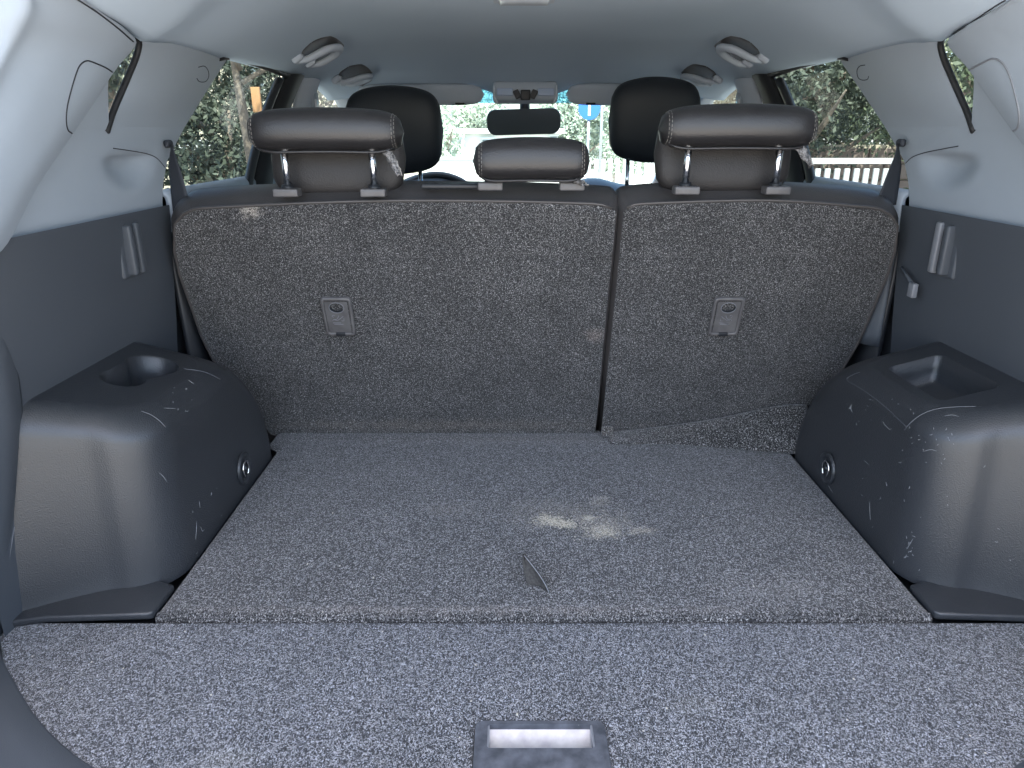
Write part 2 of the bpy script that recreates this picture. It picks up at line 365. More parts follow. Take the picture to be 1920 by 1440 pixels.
side_tr = {}
for s in (-1, 1):
    def W(pts): return [(p[0] * s, p[1], p[2]) for p in pts]
    fl = (s < 0)
    # ---- charcoal lower side panel
    rows = []
    for z in [-.02, .10, .2, .26, .30, .34, .38, .42, .46, .50, .522]:
        r_ = []
        for y in np.linspace(.80, 1.0, 6).tolist() + np.linspace(1.03, 1.385, 28).tolist():
            x = sx(z) - .012 * sst(1.30, 1.385, y) * 0 + .006 * math.sin(z * 9)
            yy_ = min(y, 1.385 - .13 * sst(.45, .25, z) * 0)
            r_.append(((x - .003 * sst(.40, .522, z)) * s, yy_, z))
        rows.append(r_)
    pan = grid('side_trim_panel', rows, 'wall', car, 0, flip=not fl)
    # lower corner trim of the tailgate opening (outside the curved carpet edge)
    base = [(.752, .845), (.752, .80), (.70, .745), (.62, .671), (.56, .625), (.497, .588), (.40, .548), (.30, .53), (.15, .522), (0, .52)]
    bc = crom([(p[0], p[1], 0) for p in base], 40); rows = []
    for off, h in ((-.01, -.012), (0, .0), (.004, .004), (.03, .008), (.08, .016), (.13, .03), (.17, .03), (.19, -.02)):
        r_ = []
        for i, p in enumerate(bc):
            d = bc[min(i + 1, 39)] - bc[max(i - 1, 0)]; d /= np.linalg.norm(d)
            nx_, ny_ = -d[1], d[0]
            if ny_ > 0: nx_, ny_ = -nx_, -ny_
            k = 1 if i < 26 else .6
            r_.append(((p[0] + abs(nx_) * off) * s, p[1] + ny_ * off * k, h * (1 if i < 26 else .6)))
        rows.append(r_)
    sill = grid('sill_trim', rows, 'wall', car, 0, flip=not fl)
    rows = []
    for h in (-.02, .1, .2, .3, .4, .517):
        yr = float(np.interp(h, [0, .28, .517], [.812, .868, .90])); dxw = float(np.interp(h, [0, .28, .517], [.014, -.010, .003]))
        rows.append([(x * s, y, h) for x, y in ((sx(h) + dxw + .008, yr + .035), (sx(h) + dxw, yr), (sx(h) + dxw + .006, yr - .035), (sx(h) + max(dxw, 0) + .014, yr - .10), (sx(h) + .018, .70 - .05 * (h < .2)), (sx(h) + .010, .60))])
    low = loft('lower_pillar_trim', rows, 16, 30, 'wall', car, .003, flip=fl)
    # ---- light lower window-line panel + C pillar
    yf = lambda z: float(np.interp(z, [.525, .56, .60, .64, .72, .80], [1.377, 1.387, 1.412, 1.46, 1.56, 1.65]))
    def bowl(y, z):   # belt bowl scooped into the panel
        d = math.hypot((y - 1.275) / .10, (z - .612) / .062)
        return .020 * (1 - sst(.2, 1.0, d)) * (1 - sst(.606, .622, z))
    rows = []
    for z in np.linspace(.512, .66, 30):
        rows.append([((sx(z) + bowl(y, z)) * s, y, z) for y in np.linspace(.80, yf(max(z, .525)), 60)])
    pl = grid('window_line_trim', rows, 'light', car, 0, flip=not fl)
    rows = []
    for z in np.linspace(.66, .802, 14):
        yr = float(np.interp(z, [.66, .80], [1.21, 1.285]))
        rows.append([((sx(z) - .012 * sst(.66, .72, z) * math.sin(math.pi * (a ** .7))) * s, yr + (yf(z) - yr) * a, z) for a in np.linspace(0, 1, 24)])
    cp = grid('pillar_trim', rows, 'light', car, 0, flip=not fl)
    grid('window_corner_trim', [[((sx(z) - .001) * s, y, z) for y in np.linspace(.98, 1.207 - (z - .655) * .16, 6)] for z in np.linspace(.655, .736, 5)], 'light', car, 0, flip=not fl)
    # quarter window and its rubber
    q = [(1.05, .66), (1.21, .66), (1.245, .73), (1.285, .80), (1.05, .80)]
    rows = [[((sx(z) + .012) * s, y, z) for y in np.linspace(.95, 1.215 + (z - .66) * .54, 4)] for z in np.linspace(.64, .81, 5)]
    qw = grid('quarter_window', rows, 'glass_side', car, 0, flip=fl)
    tube('window_rubber', W([(sx(.655), 1.20, .652), (sx(.68), 1.222, .685), (sx(.73) - .002, 1.247, .73), (sx(.77) - .003, 1.266, .77), (sx(.79) - .005, 1.262, .792), (sx(.79) - .004, 1.235, .80)]), .005, 'black', qw, n=24)
    # ---- D pillar
    E = [(.697, .872, .50), (.69, .912, .517), (.68, .98, .583), (.67, 1.066, .648), (.64, 1.155, .738), (.613, 1.18, .782), (.610, 1.09, .799), (.606, 1.0, .818), (.604, .93, .838)]
    Rr = [(.712, .66, .46), (.70, .70, .517), (.69, .78, .583), (.68, .86, .648), (.66, .935, .74), (.63, .945, .785), (.622, .945, .81), (.612, .94, .832), (.607, .915, .845)]
    rows = []
    for e, r_ in zip(E, Rr):
        e = np.array(e); r_ = np.array(r_); m1 = e + (-.006, -.012, 0); m2 = e * .72 + r_ * .28 + (-.018, 0, .004); m3 = e * .38 + r_ * .62 + (-.016, 0, .004); m4 = e * .12 + r_ * .88 + (-.004, 0, 0)
        lip = e + (.02, .004, 0); rl = r_ + (.05, -.01, 0)
        rows.append(W([lip, e, m1, m2, m3, m4, r_, rl]))
    dp = loft('tailgate_pillar_trim', rows, 40, 40, 'light', car, .004, flip=fl)
    # body frame outside the tailgate opening with its weatherstrip
    tube('weatherstrip', W([(.30, .36, .0), (.55, .40, .01), (.70, .46, .06), (.76, .54, .25), (.745, .68, .50), (.725, .80, .64), (.69, .915, .76), (.645, .95, .835), (.50, .97, .87), (.2, .98, .90), (0, .98, .90)]), .011, 'black', car, n=60)
    rows = [W([(a[0], a[1] - .01, a[2]), (a[0] + .03, a[1] - .035, a[2] + .02), (a[0] + .09, a[1] - .04, a[2] + .03), (a[0] + .13, a[1] + .05, a[2] + .03), (a[0] + .13, a[1] + .35, a[2])])
            for a in [(.60, .40, -.04), (.73, .46, .06), (.775, .54, .25), (.775, .65, .50), (.745, .79, .65), (.71, .905, .77), (.665, .94, .85)]]
    loft('body_side_frame', rows, 24, 16, 'paint', car, .004, flip=fl)
    grid('inner_side_body', [[(.735 * s, y, z) for y in (1.28, 1.75)] for z in (-.4, 0, .45, .535)], 'darker', car, .004)
    # outer quarter panel so that no daylight leaks behind the trim
    grid('quarter_panel', [[(.86 * s, y, z) for y in (.9, 1.6)] for z in (-.5, 0, .5, .62)], 'paint', car, .01)
    side_tr[s] = dict(pan=bvh(pan), dp=bvh(dp), pl=bvh(pl), cp=bvh(cp), panel=pan, pillar=dp, line=pl, cpill=cp, low=low, tlow=bvh(low))
    # ---- pocket hook in the charcoal panel
    X = (sx(.47) + .000)
    y0, y1, z0, z1 = 1.195, 1.265, .415, .512
    hk = box('hook_recess', ((X - .001) * s, (y0 + y1) / 2, (z0 + z1) / 2), (.012, y1 - y0, z1 - z0), 'wall', car, .005)
    box('hook', ((X - .012) * s, 1.215, .462), (.018, .014, .085), 'wall', hk, .004)
    box('hook_face', ((X - .010) * s, 1.248, .462), (.014, .016, .088), 'lip' if s > 0 else 'wall', hk, .004)
    box('hook_slot', ((X - .0075) * s, 1.231, .462), (.004, .018, .08), 'groove', hk)
    # ---- rear door: window, frame, trim
    dr = link('rear_door', bpy.data.meshes.new('rear_door'), None, car) if False else None
    rows = [[((sx(z) + .02) * s, y, z) for y in np.linspace(1.37, 2.06, 6)] for z in (.50, .57, .64, .72, .80, .83)]
    rw = grid('door_window', rows, 'glass_side', car, 0, flip=fl)
    fr0 = [(sx(.53) + .012, 1.80, .50), (sx(.6) + .01, 1.85, .58), (sx(.7) + .008, 1.93, .70), (sx(.78) + .006, 1.985, .785)]
    rows = [W([(a[0] - .006, a[1], a[2]), (a[0] - .012, a[1] + .012, a[2]), (a[0] - .008, a[1] + .028, a[2])]) for a in fr0]
    loft('window_post', rows, 10, 5, 'darker', rw, .012, flip=fl)
    rows = [W([(a[0] - .006, a[1] + .028, a[2]), (a[0] - .006, a[1] + .05, a[2])]) for a in fr0]
    loft('slit_light_strip', rows, 10, 3, 'light', rw, .004, flip=fl)  # pale plastic strip stands in for the bright daylight slit by the post
    rows = [W([(a[0] - .008, a[1] + .05, a[2]), (a[0] - .024, a[1] + .08, a[2]), (a[0] - .022, a[1] + .15, a[2]), (a[0] + .01, a[1] + .19, a[2])]) for a in fr0 + [(sx(.8), 2.0, .81)]]
    loft('door_frame', rows, 12, 8, 'black', rw, .01, flip=fl)
    tube('window_seal', W([(sx(.8) + .0, 1.60, .802), (sx(.8) - .004, 1.66, .809), (sx(.8) - .006, 1.8, .808), (sx(.8) - .006, 1.95, .803), (sx(.8) - .006, 2.12, .796)]), .012, 'black', rw, n=20)
    # door trim below the glass
    rows = []
    for y in np.linspace(1.39, 2.15, 8):
        rows.append(W([(sx(.54) + .03, y, .545), (sx(.54) + .005, y, .548), (sx(.54) - .01, y, .53), (sx(.5) - .004, y, .47)]))
    loft('door_trim', rows, 8, 14, 'light', car, .01, flip=not fl)
    rows = [W([(sx(.5) - .003, y, .472), (sx(.5) - .001, y, .40), (.70, y, .1), (.72, y, -.38)]) for y in (1.39, 1.7, 2.15)]
    loft('door_trim', rows, 6, 12, 'darker', car, .01, flip=not fl)
    # B pillar trim and belt adjuster
    rows = [W([(sx(z) - .012, y + .0, z), (sx(z) - .035, y + .05, z), (sx(z) - .03, y + .12, z), (sx(z) + .01, y + .16, z)]) for y, z in ((2.05, .45), (2.10, .6), (2.14, .72), (2.16, .80))]
    loft('pillar_trim', rows, 10, 12, 'visor', car, .006, flip=fl)
    bx_ = thing('x', 'x', 'x') if False else None
    ad = box('belt_adjuster', ((sx(.72) - .045) * s, 2.25, .725), (.022, .055, .085), 'light', car, .009)
    box('adjuster_button', ((sx(.72) - .058) * s, 2.235, .73), (.006, .024, .028), 'lamp', ad, .0025)
    # front door: glass + trim
    rows = [[((sx(z) + .02) * s, y, z) for y in (2.25, 2.8, 3.3)] for z in (.48, .62, .80)]
    grid('front_door_window', rows, 'glass_side', car, 0, flip=fl)
    rows = [W([(sx(.5) + .02, y, .50), (sx(.5) - .01, y, .48), (.70, y, .1), (.72, y, -.38)]) for y in (2.15, 2.7, 3.4)]
    loft('door_trim', rows, 6, 12, 'visor', car, .01, flip=not fl)
    rows = [W([(.63 + .03 * k, 2.44 + .95 * k, .80 - .36 * k), (.585 + .03 * k, 2.47 + .95 * k, .785 - .36 * k), (.58 + .03 * k, 2.54 + .95 * k, .78 - .36 * k)]) for k in (0, .3, .6, 1)]
    loft('windscreen_pillar_trim', rows, 12, 8, 'visor', car, .01)

# windscreen
def wsz(y): return .80 - (y - 2.5) * .40
rows = [[(k * (.60 + .05 * (y - 2.5)), y + .06 * (1 - k * k), wsz(y)) for k in np.linspace(-1, 1, 13)] for y in (2.48, 2.58, 2.8, 3.0, 3.3, 3.5)]
ws = grid('windscreen', rows, 'glass_front', car)
rows = [[(k * .60, y + .055 * (1 - k * k), wsz(y) - .004) for k in np.linspace(-1, 1, 13)] for y in (2.47, 2.52, 2.57, 2.615)]
grid('shade_band', rows, 'band', ws)
# cabin floor, bulkhead, dashboard
box('cabin_floor', (0, 2.3, -.40), (1.6, 3.2, .02), 'darker', car)
box('bulkhead', (0, 3.42, .0), (1.5, .02, .8), 'darker', car)
rows = []
for k in np.linspace(-1, 1, 29):
    hood = .045 * math.exp(-((k + .50) / .17) ** 4) + .03 * math.exp(-((k - .38) / .12) ** 2)
    rows.append([(k * .70, 2.62, .05), (k * .70, 2.64, .34), (k * .70, 2.70, .42 + hood * .8), (k * .70, 2.82, .45 + hood), (k * .70, 3.0, .44 + hood * .4), (k * .70, 3.4, .40)])
loft('dashboard', rows, 60, 24, 'darker', car, .01)
# tailgate opening lower sill and the load floor beneath
box('load_floor', (0, 1.0, -.03), (1.52, .96, .02), 'darker', car)
# open tailgate above and behind the opening (shades the load bay)
tg = thing('tailgate', 'white open tailgate raised above the load bay', 'tailgate', (0, .95, .93))
rows = []
for y, z, hw in ((.95, .915, .60), (.84, .98, .67), (.62, 1.07, .78), (.2, 1.22, .84), (-.15, 1.30, .80)):
    rows.append([(k * hw, y, z - .05 * k * k) for k in np.linspace(-1, 1, 11)])
grid('door_panel', rows, 'paint', tg, .03)
grid('inner_trim', [[(p[0] * .93, p[1], p[2] - .035) for p in r_] for r_ in rows], 'visor', tg, .01)

# ---- seams and caps on pillars, laid on the surfaces
def mir(pts): return pts
L_, R_ = side_tr[-1], side_tr[1]
seam('cap_seam', [L_['dp']], [(213, 137), (200, 128), (180, 119), (163, 114), (150, 122), (142, 140), (133, 170), (126, 200), (124, 225), (127, 243), (135, 250)], .0011, 'groove', L_['pillar'])
seam('cap_seam', [R_['dp']], [(1817, 131), (1840, 119), (1862, 110), (1880, 118), (1893, 140), (1902, 170), (1910, 205), (1911, 228), (1906, 242), (1898, 246)], .0015, 'lip', R_['pillar'])  # pale line paints the highlight along the right cap edge
seam('upper_seam', [L_['dp'], T_lin], [(130, -10), (155, 5), (185, 25), (220, 52), (250, 78)], .0012, 'groove', L_['pillar'])
seam('upper_seam', [R_['dp'], T_lin], [(1885, 0), (1850, 22), (1810, 50), (1775, 73)], .0012, 'groove', R_['pillar'])
seam('belt_seam', [L_['pl'], L_['cp']], [(212, 278), (240, 282), (270, 287), (290, 294), (303, 306), (313, 320)], .0009, 'groove', L_['line'])
seam('belt_seam', [R_['pl'], R_['cp']], [(1797, 274), (1770, 279), (1735, 286), (1712, 294), (1700, 304), (1685, 324)], .0009, 'groove', R_['line'])
seam('badge_seam', [L_['cp']], [(372, 126), (383, 124), (390, 132), (391, 144), (385, 153), (374, 153), (369, 147)], .0008, 'groove', L_['cpill'])
seam('badge_seam', [R_['cp']], [(1622, 122), (1612, 124), (1607, 132), (1609, 145), (1616, 150), (1626, 149), (1629, 143)], .0008, 'groove', R_['cpill'])

# ================================================================= WHEEL ARCH COVERS
def zt(x): return .252 + (x - .55) / .15 * .042
def plan(sf, inset):
    """outline at height fraction sf, from the wall at the rear round to the wall at the front"""
    yb = .893 + .028 * sf + inset; yw = .816 + .044 * sf + inset * 1.0
    xi = .553 + .006 * sf + inset; rc = .078
    yfr = 1.405 - .17 * sf ** 2.5 - inset * .6; rf = .05
    P = []
    xs = np.linspace(.775, xi + rc, 12)
    for x in xs:
        q = (x - xi - rc) / (.775 - xi - rc); P.append((x, yb - (yb - yw) * max(0, q) ** 1.25))
    for k in range(1, 11):
        a = R(90 * k / 10); P.append((xi + rc - rc * math.sin(a), yb + rc - rc * math.cos(a)))
    for t in np.linspace(0, 1, 18)[1:]: P.append((xi, yb + rc + (yfr - rf - yb - rc) * t))
    for k in range(1, 9):
        a = R(90 * k / 8); P.append((xi + rf - rf * math.cos(a), yfr - rf + rf * math.sin(a)))
    for t in np.linspace(0, 1, 6)[1:]: P.append((xi + rf + (.76 - xi - rf) * t, yfr))
    return P
ac = {}
for s in (-1, 1):
    cv = thing('wheel_arch_cover', 'black plastic wheel arch cover with cup holder on the left' if s < 0 else 'scuffed black plastic wheel arch cover with open tray on the right', 'wheel arch cover', (.65 * s, 1.1, 0), 'wheel arch covers in the load bay')
    rt = .034; H0 = .252
    rows = []
    for sf in list(np.linspace(0, (H0 - rt) / H0, 14)) + [((H0 - rt) + rt * math.sin(R(a))) / H0 for a in range(12, 91, 13)] + [1]:
        h = sf * H0; ins = 0 if h <= H0 - rt else rt - math.sqrt(max(0, rt * rt - (h - H0 + rt) ** 2))
        rows.append([(x * s, y, sf * zt(x) + .001) for x, y in plan(sf, ins)])
    shell = grid('cover_shell', rows, 'dark', cv, 0, flip=(s > 0))
    top = [(x, y) for x, y in plan(1, rt)]
    bm = bmesh.new()
    T = lambda a, b: Vector((a * s, b, zt(a) + .001))
    def circ(cx, cy, r, n=28, k=1): return [(cx + r * math.cos(2 * math.pi * i / n), cy + k * r * math.sin(2 * math.pi * i / n)) for i in range(n)]
    if s < 0:
        # two joined round wells
        hole = []
        c1, c2, r1 = (.652, 1.140), (.662, 1.065), .040
        for k in range(25): a = R(-25 + 230 * k / 24 - 0); hole.append((c1[0] + r1 * math.cos(a), c1[1] + r1 * math.sin(a)))
        for k in range(25): a = R(155 + 230 * k / 24); hole.append((c2[0] + .032 * math.cos(a), c2[1] + .032 * math.sin(a)))
        depth = .075
    else:
        hole = [(p[0] + .647, p[1] + 1.085) for p in rrect(.09, .165, .012)]
        depth = .05
    plate_bm(bm, top, [hole], T)
    bmesh.ops.recalc_face_normals(bm, faces=bm.faces)
    tp = frombm('cover_top', bm, 'dark', cv, smooth=False)
    n = len(hole); cx = sum(p[0] for p in hole) / n; cy = sum(p[1] for p in hole) / n
    levs = [(0, 0), (-.003, .003), (-.5 * depth, .004), (-depth + .006, .007), (-depth, .014)]
    vs = []; fs = []
    for dz, ins in levs:
        for (a, b) in hole:
            d = math.hypot(a - cx, b - cy); f = (d - ins) / d
            aa = cx + (a - cx) * f; bb = cy + (b - cy) * f
            vs.append((aa * s, bb, zt(a) + dz + .001))
    for L2 in range(len(levs) - 1):
        for i in range(n): fs.append((L2 * n + i, L2 * n + (i + 1) % n, (L2 + 1) * n + (i + 1) % n, (L2 + 1) * n + i))
    fs.append(tuple(range((len(levs) - 1) * n, len(levs) * n)))
    pydata('cup_holder' if s < 0 else 'tray', vs, fs, 'dark', cv)
    # foot ledge between the cover and the floor carpet
    led = [(.552, .905), (.552, .842), (.558, .836), (.60, .834), (.70, .829), (.765, .812), (.80, .812), (.80, .95), (.70, .96)]
    bm = bmesh.new(); plate_bm(bm, led, [], lambda a, b: Vector((a * s, b, .012)))
    bmesh.ops.recalc_face_normals(bm, faces=bm.faces)
    lg = frombm('foot_ledge', bm, 'dark', cv); solid(lg, .012, -1 if lg.data.polygons[0].normal.z > 0 else 1); bevmod(lg, .004)
    # cover closing the front face behind
    ac[s] = (cv, shell, bvh(shell), tp, bvh(tp))
    # tie down ring
    cyl_c = Vector((.5535 * s, 1.215, .052))
    bm = bmesh.new()
    rad = [(.031, .0), (.031, -.004), (.027, -.006), (.023, -.001), (.021, .001), (0.001, .0015)]
    rings = []
    for r0, dx in rad:
        rings.append([bm.verts.new(cyl_c + Vector(((dx) * s, r0 * math.cos(t), r0 * math.sin(t)))) for t in [2 * math.pi * k / 28 for k in range(28)]])
    for i in range(len(rings) - 1):
        for j in range(28): bm.faces.new((rings[i][j], rings[i][(j + 1) % 28], rings[i + 1][(j + 1) % 28], rings[i + 1][j]))
    bmesh.ops.recalc_face_normals(bm, faces=bm.faces)
    td = frombm('tie_down', bm, 'dark', cv)
    P = [cyl_c + Vector((-.004 * s, .013 * math.cos(R(a)), .016 * math.sin(R(a)) - .002)) for a in range(-60, 241, 20)]
    tube('ring', P, .0022, 'chrome', td, seg=8)
    tube('ring_bolt', [cyl_c + Vector((.002 * s, 0, 0)), cyl_c + Vector((-.007 * s, 0, 0))], .006, 'darker', td, seg=10)

# panel lines, worn edges, a painted ridge highlight and scratches
M['seamm'] = mat('panel_seam_edge', (.075, .08, .09), .4)
cvL, shL, TL, tpL, TtL = ac[-1]; cvR, shR, TR, tpR, TtR = ac[1]
seam('panel_seam', [TtL, TL], [(250, 683), (300, 687), (350, 692), (385, 698), (413, 711)], .0009, 'seamm', cvL)
seam('panel_seam', [TtL, TL], [(265, 771), (280, 776), (296, 786), (311, 801)], .0009, 'seamm', cvL)
seam('panel_seam', [TL], [(12, 1165), (60, 1155), (120, 1148), (180, 1140), (240, 1131), (280, 1120), (305, 1110)], .0008, 'seamm', cvL)
seam('panel_seam', [TR], [(1708, 1112), (1735, 1124), (1780, 1133), (1850, 1143), (1915, 1150)], .0008, 'seamm', cvR)
seam('panel_seam', [TtR, TR], [(1690, 683), (1720, 679), (1750, 677), (1765, 678)], .0008, 'seamm', cvR)
seam('panel_seam', [TtR, TR], [(1612, 698), (1600, 702), (1588, 712), (1610, 726), (1640, 747), (1670, 772), (1700, 801)], .0007, 'seamm', cvR)
seam('panel_seam', [TtR, TR], [(1696, 806), (1710, 790), (1730, 776), (1755, 767), (1790, 763), (1830, 762)], .0009, 'seamm', cvR)
seam('ridge_highlight', [side_tr[-1]['tlow'], side_tr[-1]['pan']], [(62, 800), (55, 840), (44, 900), (30, 960), (18, 1030), (8, 1100), (3, 1160)], .0022, 'lip', L_['low'])  # pale line drawn as the highlight running down the ridge
def scratches(tr, parent, items, rad=.0006):
    rad *= .8; bm = bmesh.new()
    for it in items:
        P = []
        for a, b, _ in crom([(p[0], p[1], 0) for p in it], max(5, 4 * len(it))):
            for t in tr:
                h = cast(t, a, b)
                if h: P.append(h[0] + h[1] * .0001); break
        if len(P) > 2: tube_bm(bm, P, [rad * .3] + [rad] * 3 + [rad * .3], 5)
    o = frombm('scratch_marks', bm, 'scratch', parent); o['kind'] = 'stuff'
rnd = random.Random(3)
def flecks(x0, x1, y0, y1, n, ln=5):
    out = []
    for _ in range(n):
        x = rnd.uniform(x0, x1); y = rnd.uniform(y0, y1); a = rnd.uniform(0, 3.14); l = rnd.uniform(1, ln)
        out.append([(x, y), (x + l * math.cos(a) * .6, y + l * math.sin(a)), (x + 1.6 * l * math.cos(a + .3), y + 1.6 * l * math.sin(a + .3))])
    return out
scratches([TL, TtL], cvL, [[(298, 886), (306, 893), (313, 904)], [(369, 977), (368, 995), (367, 1012)], [(376, 988), (380, 996), (384, 991)], [(374, 940), (375, 952)],
          [(397, 922), (396, 930)], [(307, 765), (330, 766)], [(170, 1154), (173, 1153)], [(352, 712), (364, 720)]] + flecks(310, 370, 725, 775, 9, 3) + flecks(300, 420, 900, 1050, 5, 3), .00055)
scratches([TR, TtR], cvR, [[(1620, 863), (1630, 872)], [(1661, 903), (1663, 912)], [(1630, 940), (1632, 975)], [(1550, 905), (1562, 925)], [(1655, 790), (1660, 798), (1668, 805), (1672, 803)],
          [(1770, 780), (1785, 778), (1798, 781)], [(1730, 847), (1745, 843), (1757, 846)], [(1700, 1030), (1712, 1010)], [(1545, 702), (1556, 701)]]
          + flecks(1600, 1720, 745, 800, 14, 3) + flecks(1690, 1800, 800, 870, 22, 4) + flecks(1600, 1900, 870, 1080, 16, 4) + flecks(1698, 1712, 995, 1050, 14, 5), .0005)
# one triangular chip
h = [cast(TR, *p) for p in ((1598, 757), (1591, 767), (1594, 766), (1600, 775), (1597, 766))]
pydata('paint_chip', [x[0] + x[1] * .0006 for x in h if x], [tuple(range(len([x for x in h if x])))], 'scratch', cvR, smooth=False)

# ================================================================= FLOOR CARPETS
cf = [(0, .505), (.15, .507), (.30, .515), (.40, .535), (.497, .580), (.56, .620), (.62, .668), (.70, .742), (.745, .80), (.752, .8295)]
out = cf + [(-x, y) for x, y in cf[::-1] if x > 0]
LP = dict(x=-.011, w=.150)
fc = thing('load_floor_carpet', 'speckled grey carpet section nearest the sill with curved corners', 'carpet', (0, .67, 0))
bm = bmesh.new()
hole = [(-.088, .500)] if False else [(p[0] - .0125, p[1] + .590) for p in rrect(.152, .124, .010)]
plate_bm(bm, out, [hole], lambda a, b: Vector((a, b, 0)))
bmesh.ops.recalc_face_normals(bm, faces=bm.faces)
if sum(f.normal.z for f in bm.faces) < 0: bmesh.ops.reverse_faces(bm, faces=bm.faces)
o = frombm('carpet', bm, 'carpet_floor', fc, smooth=False); solid(o, .010, -1)
# latch plate
lp = thing('latch_plate', 'black plastic latch plate with pale metal recess at the sill', 'latch plate', (-.0125, .59, 0))
bm = bmesh.new()
ho = [(p[0] - .0125, p[1] + .629) for p in rrect(.121, .034, .003)]
plate_bm(bm, [(p[0] - .0125, p[1] + .590) for p in rrect(.150, .122, .010)], [ho], lambda a, b: Vector((a, b, .003)))
bmesh.ops.recalc_face_normals(bm, faces=bm.faces)
if sum(f.normal.z for f in bm.faces) < 0: bmesh.ops.reverse_faces(bm, faces=bm.faces)
o = frombm('plate', bm, 'latchplate', lp, smooth=False); solid(o, .008, -1)
rows = []
for k in np.linspace(0, 1, 14):
    y = .612 + .034 * k; z = -.002 - .014 * math.sin(math.pi * (k * .75 + .18)) ** 1.0
    rows.append([(-.0125 + a, y, z) for a in np.linspace(-.06, .06, 6)])
grid('metal_recess', rows, 'steel', lp)
box('recess_edge', (-.0125 - .0595, .629, -.006), (.002, .034, .016), 'lip', lp)
box('recess_edge', (-.0125 + .0595, .629, -.006), (.002, .034, .016), 'lip', lp)
# main mat: slightly cushioned board with rounded near edge
mt = thing('load_floor_mat', 'speckled dark grey lift-up mat covering the main load floor, dusty in the middle', 'floor mat', (0, 1.1, 0))
rows = []
hwm = lambda y: .549 + .0 * y
ysm = [.8345, .8348, .8362, .839, .843] + list(np.linspace(.85, 1.50, 90))
zsm = [-.004, .001, .0040, .0060, .0069]
rnd = random.Random(5)
for i, y in enumerate(ysm):
    r_ = []
    for k in np.linspace(-1, 1, 121):
        hw = .549 if y < 1.385 else .549 + .03 * sst(1.385, 1.42, y)
        x = k * hw
        z = zsm[i] if i < 5 else .0073
        z += .0006 * math.sin(x * 9 + 1) * math.sin(y * 11)
        z += .0006 * math.exp(-((y - .852) / .01) ** 2)
        yy_ = y + (.0012 * math.sin(x * 23) if i < 5 else 0)
        ed = 1 - abs(k)
        if ed < .009: z -= .004 if i >= 5 else 0
        r_.append((x, yy_, z))
    rows.append(r_)
grid('mat_carpet', rows, 'carpet_mat', mt, 0)
# loose flap rising against the narrow seat
rows = []
for k in np.linspace(0, 1, 40):
    x = .17 + (.60 - .17) * k; hgt = .072 * sst(0, 1.05, k) * (1 + .10 * math.sin(k * 9)); r_ = []
    far = np.array([x, 1.478 - .327 * hgt, .012 + hgt])
    near = np.array([x, 1.42 - .05 * sst(.2, 1, k), .0080])
    for t in np.linspace(0, 1, 14):
        p = near * (1 - t) + far * t; p[2] += .009 * math.sin(math.pi * t) * k * (1 + .5 * math.sin(k * 14)) - .006 * (1 - t) * 0
        r_.append(tuple(p))
    rows.append(r_)
flp = grid('rear_flap', rows, 'carpet_mat', mt, .004)
box('flap_tab', (.168, 1.462, .022), (.026, .012, .024), 'carpet_mat', mt, .004)
# pull strap standing out of the mat
A = on(989, 1098, Z=.0075); B = on(1029, 1111, Z=.0075)
rows = []
for t in np.linspace(0, 1, 14):
    lean = Vector((-.003 * t - .004 * math.sin(2.4 * t), .018 * t, .041 * t))
    wdt = 1 - .97 * t ** 1.9
    c = A.lerp(B, 0.0) + lean
    r_ = []
    for q in np.linspace(0, 1, 10):
        p = A + (B - A) * q * wdt + lean + Vector((0, .006 * math.sin(math.pi * q), 0)); r_.append(tuple(p))
    rows.append(r_)
M['strapm'] = mat('ribbed_webbing', (.03, .029, .028), .8, bump=(900, .8, .001), var=(300, (.09, .085, .08), .6))
st = grid('pull_strap', rows, 'strapm', mt, .002)
tube('strap_edge', [rows[t][-1] for t in range(14)], .0007, 'lip', st, seg=6)

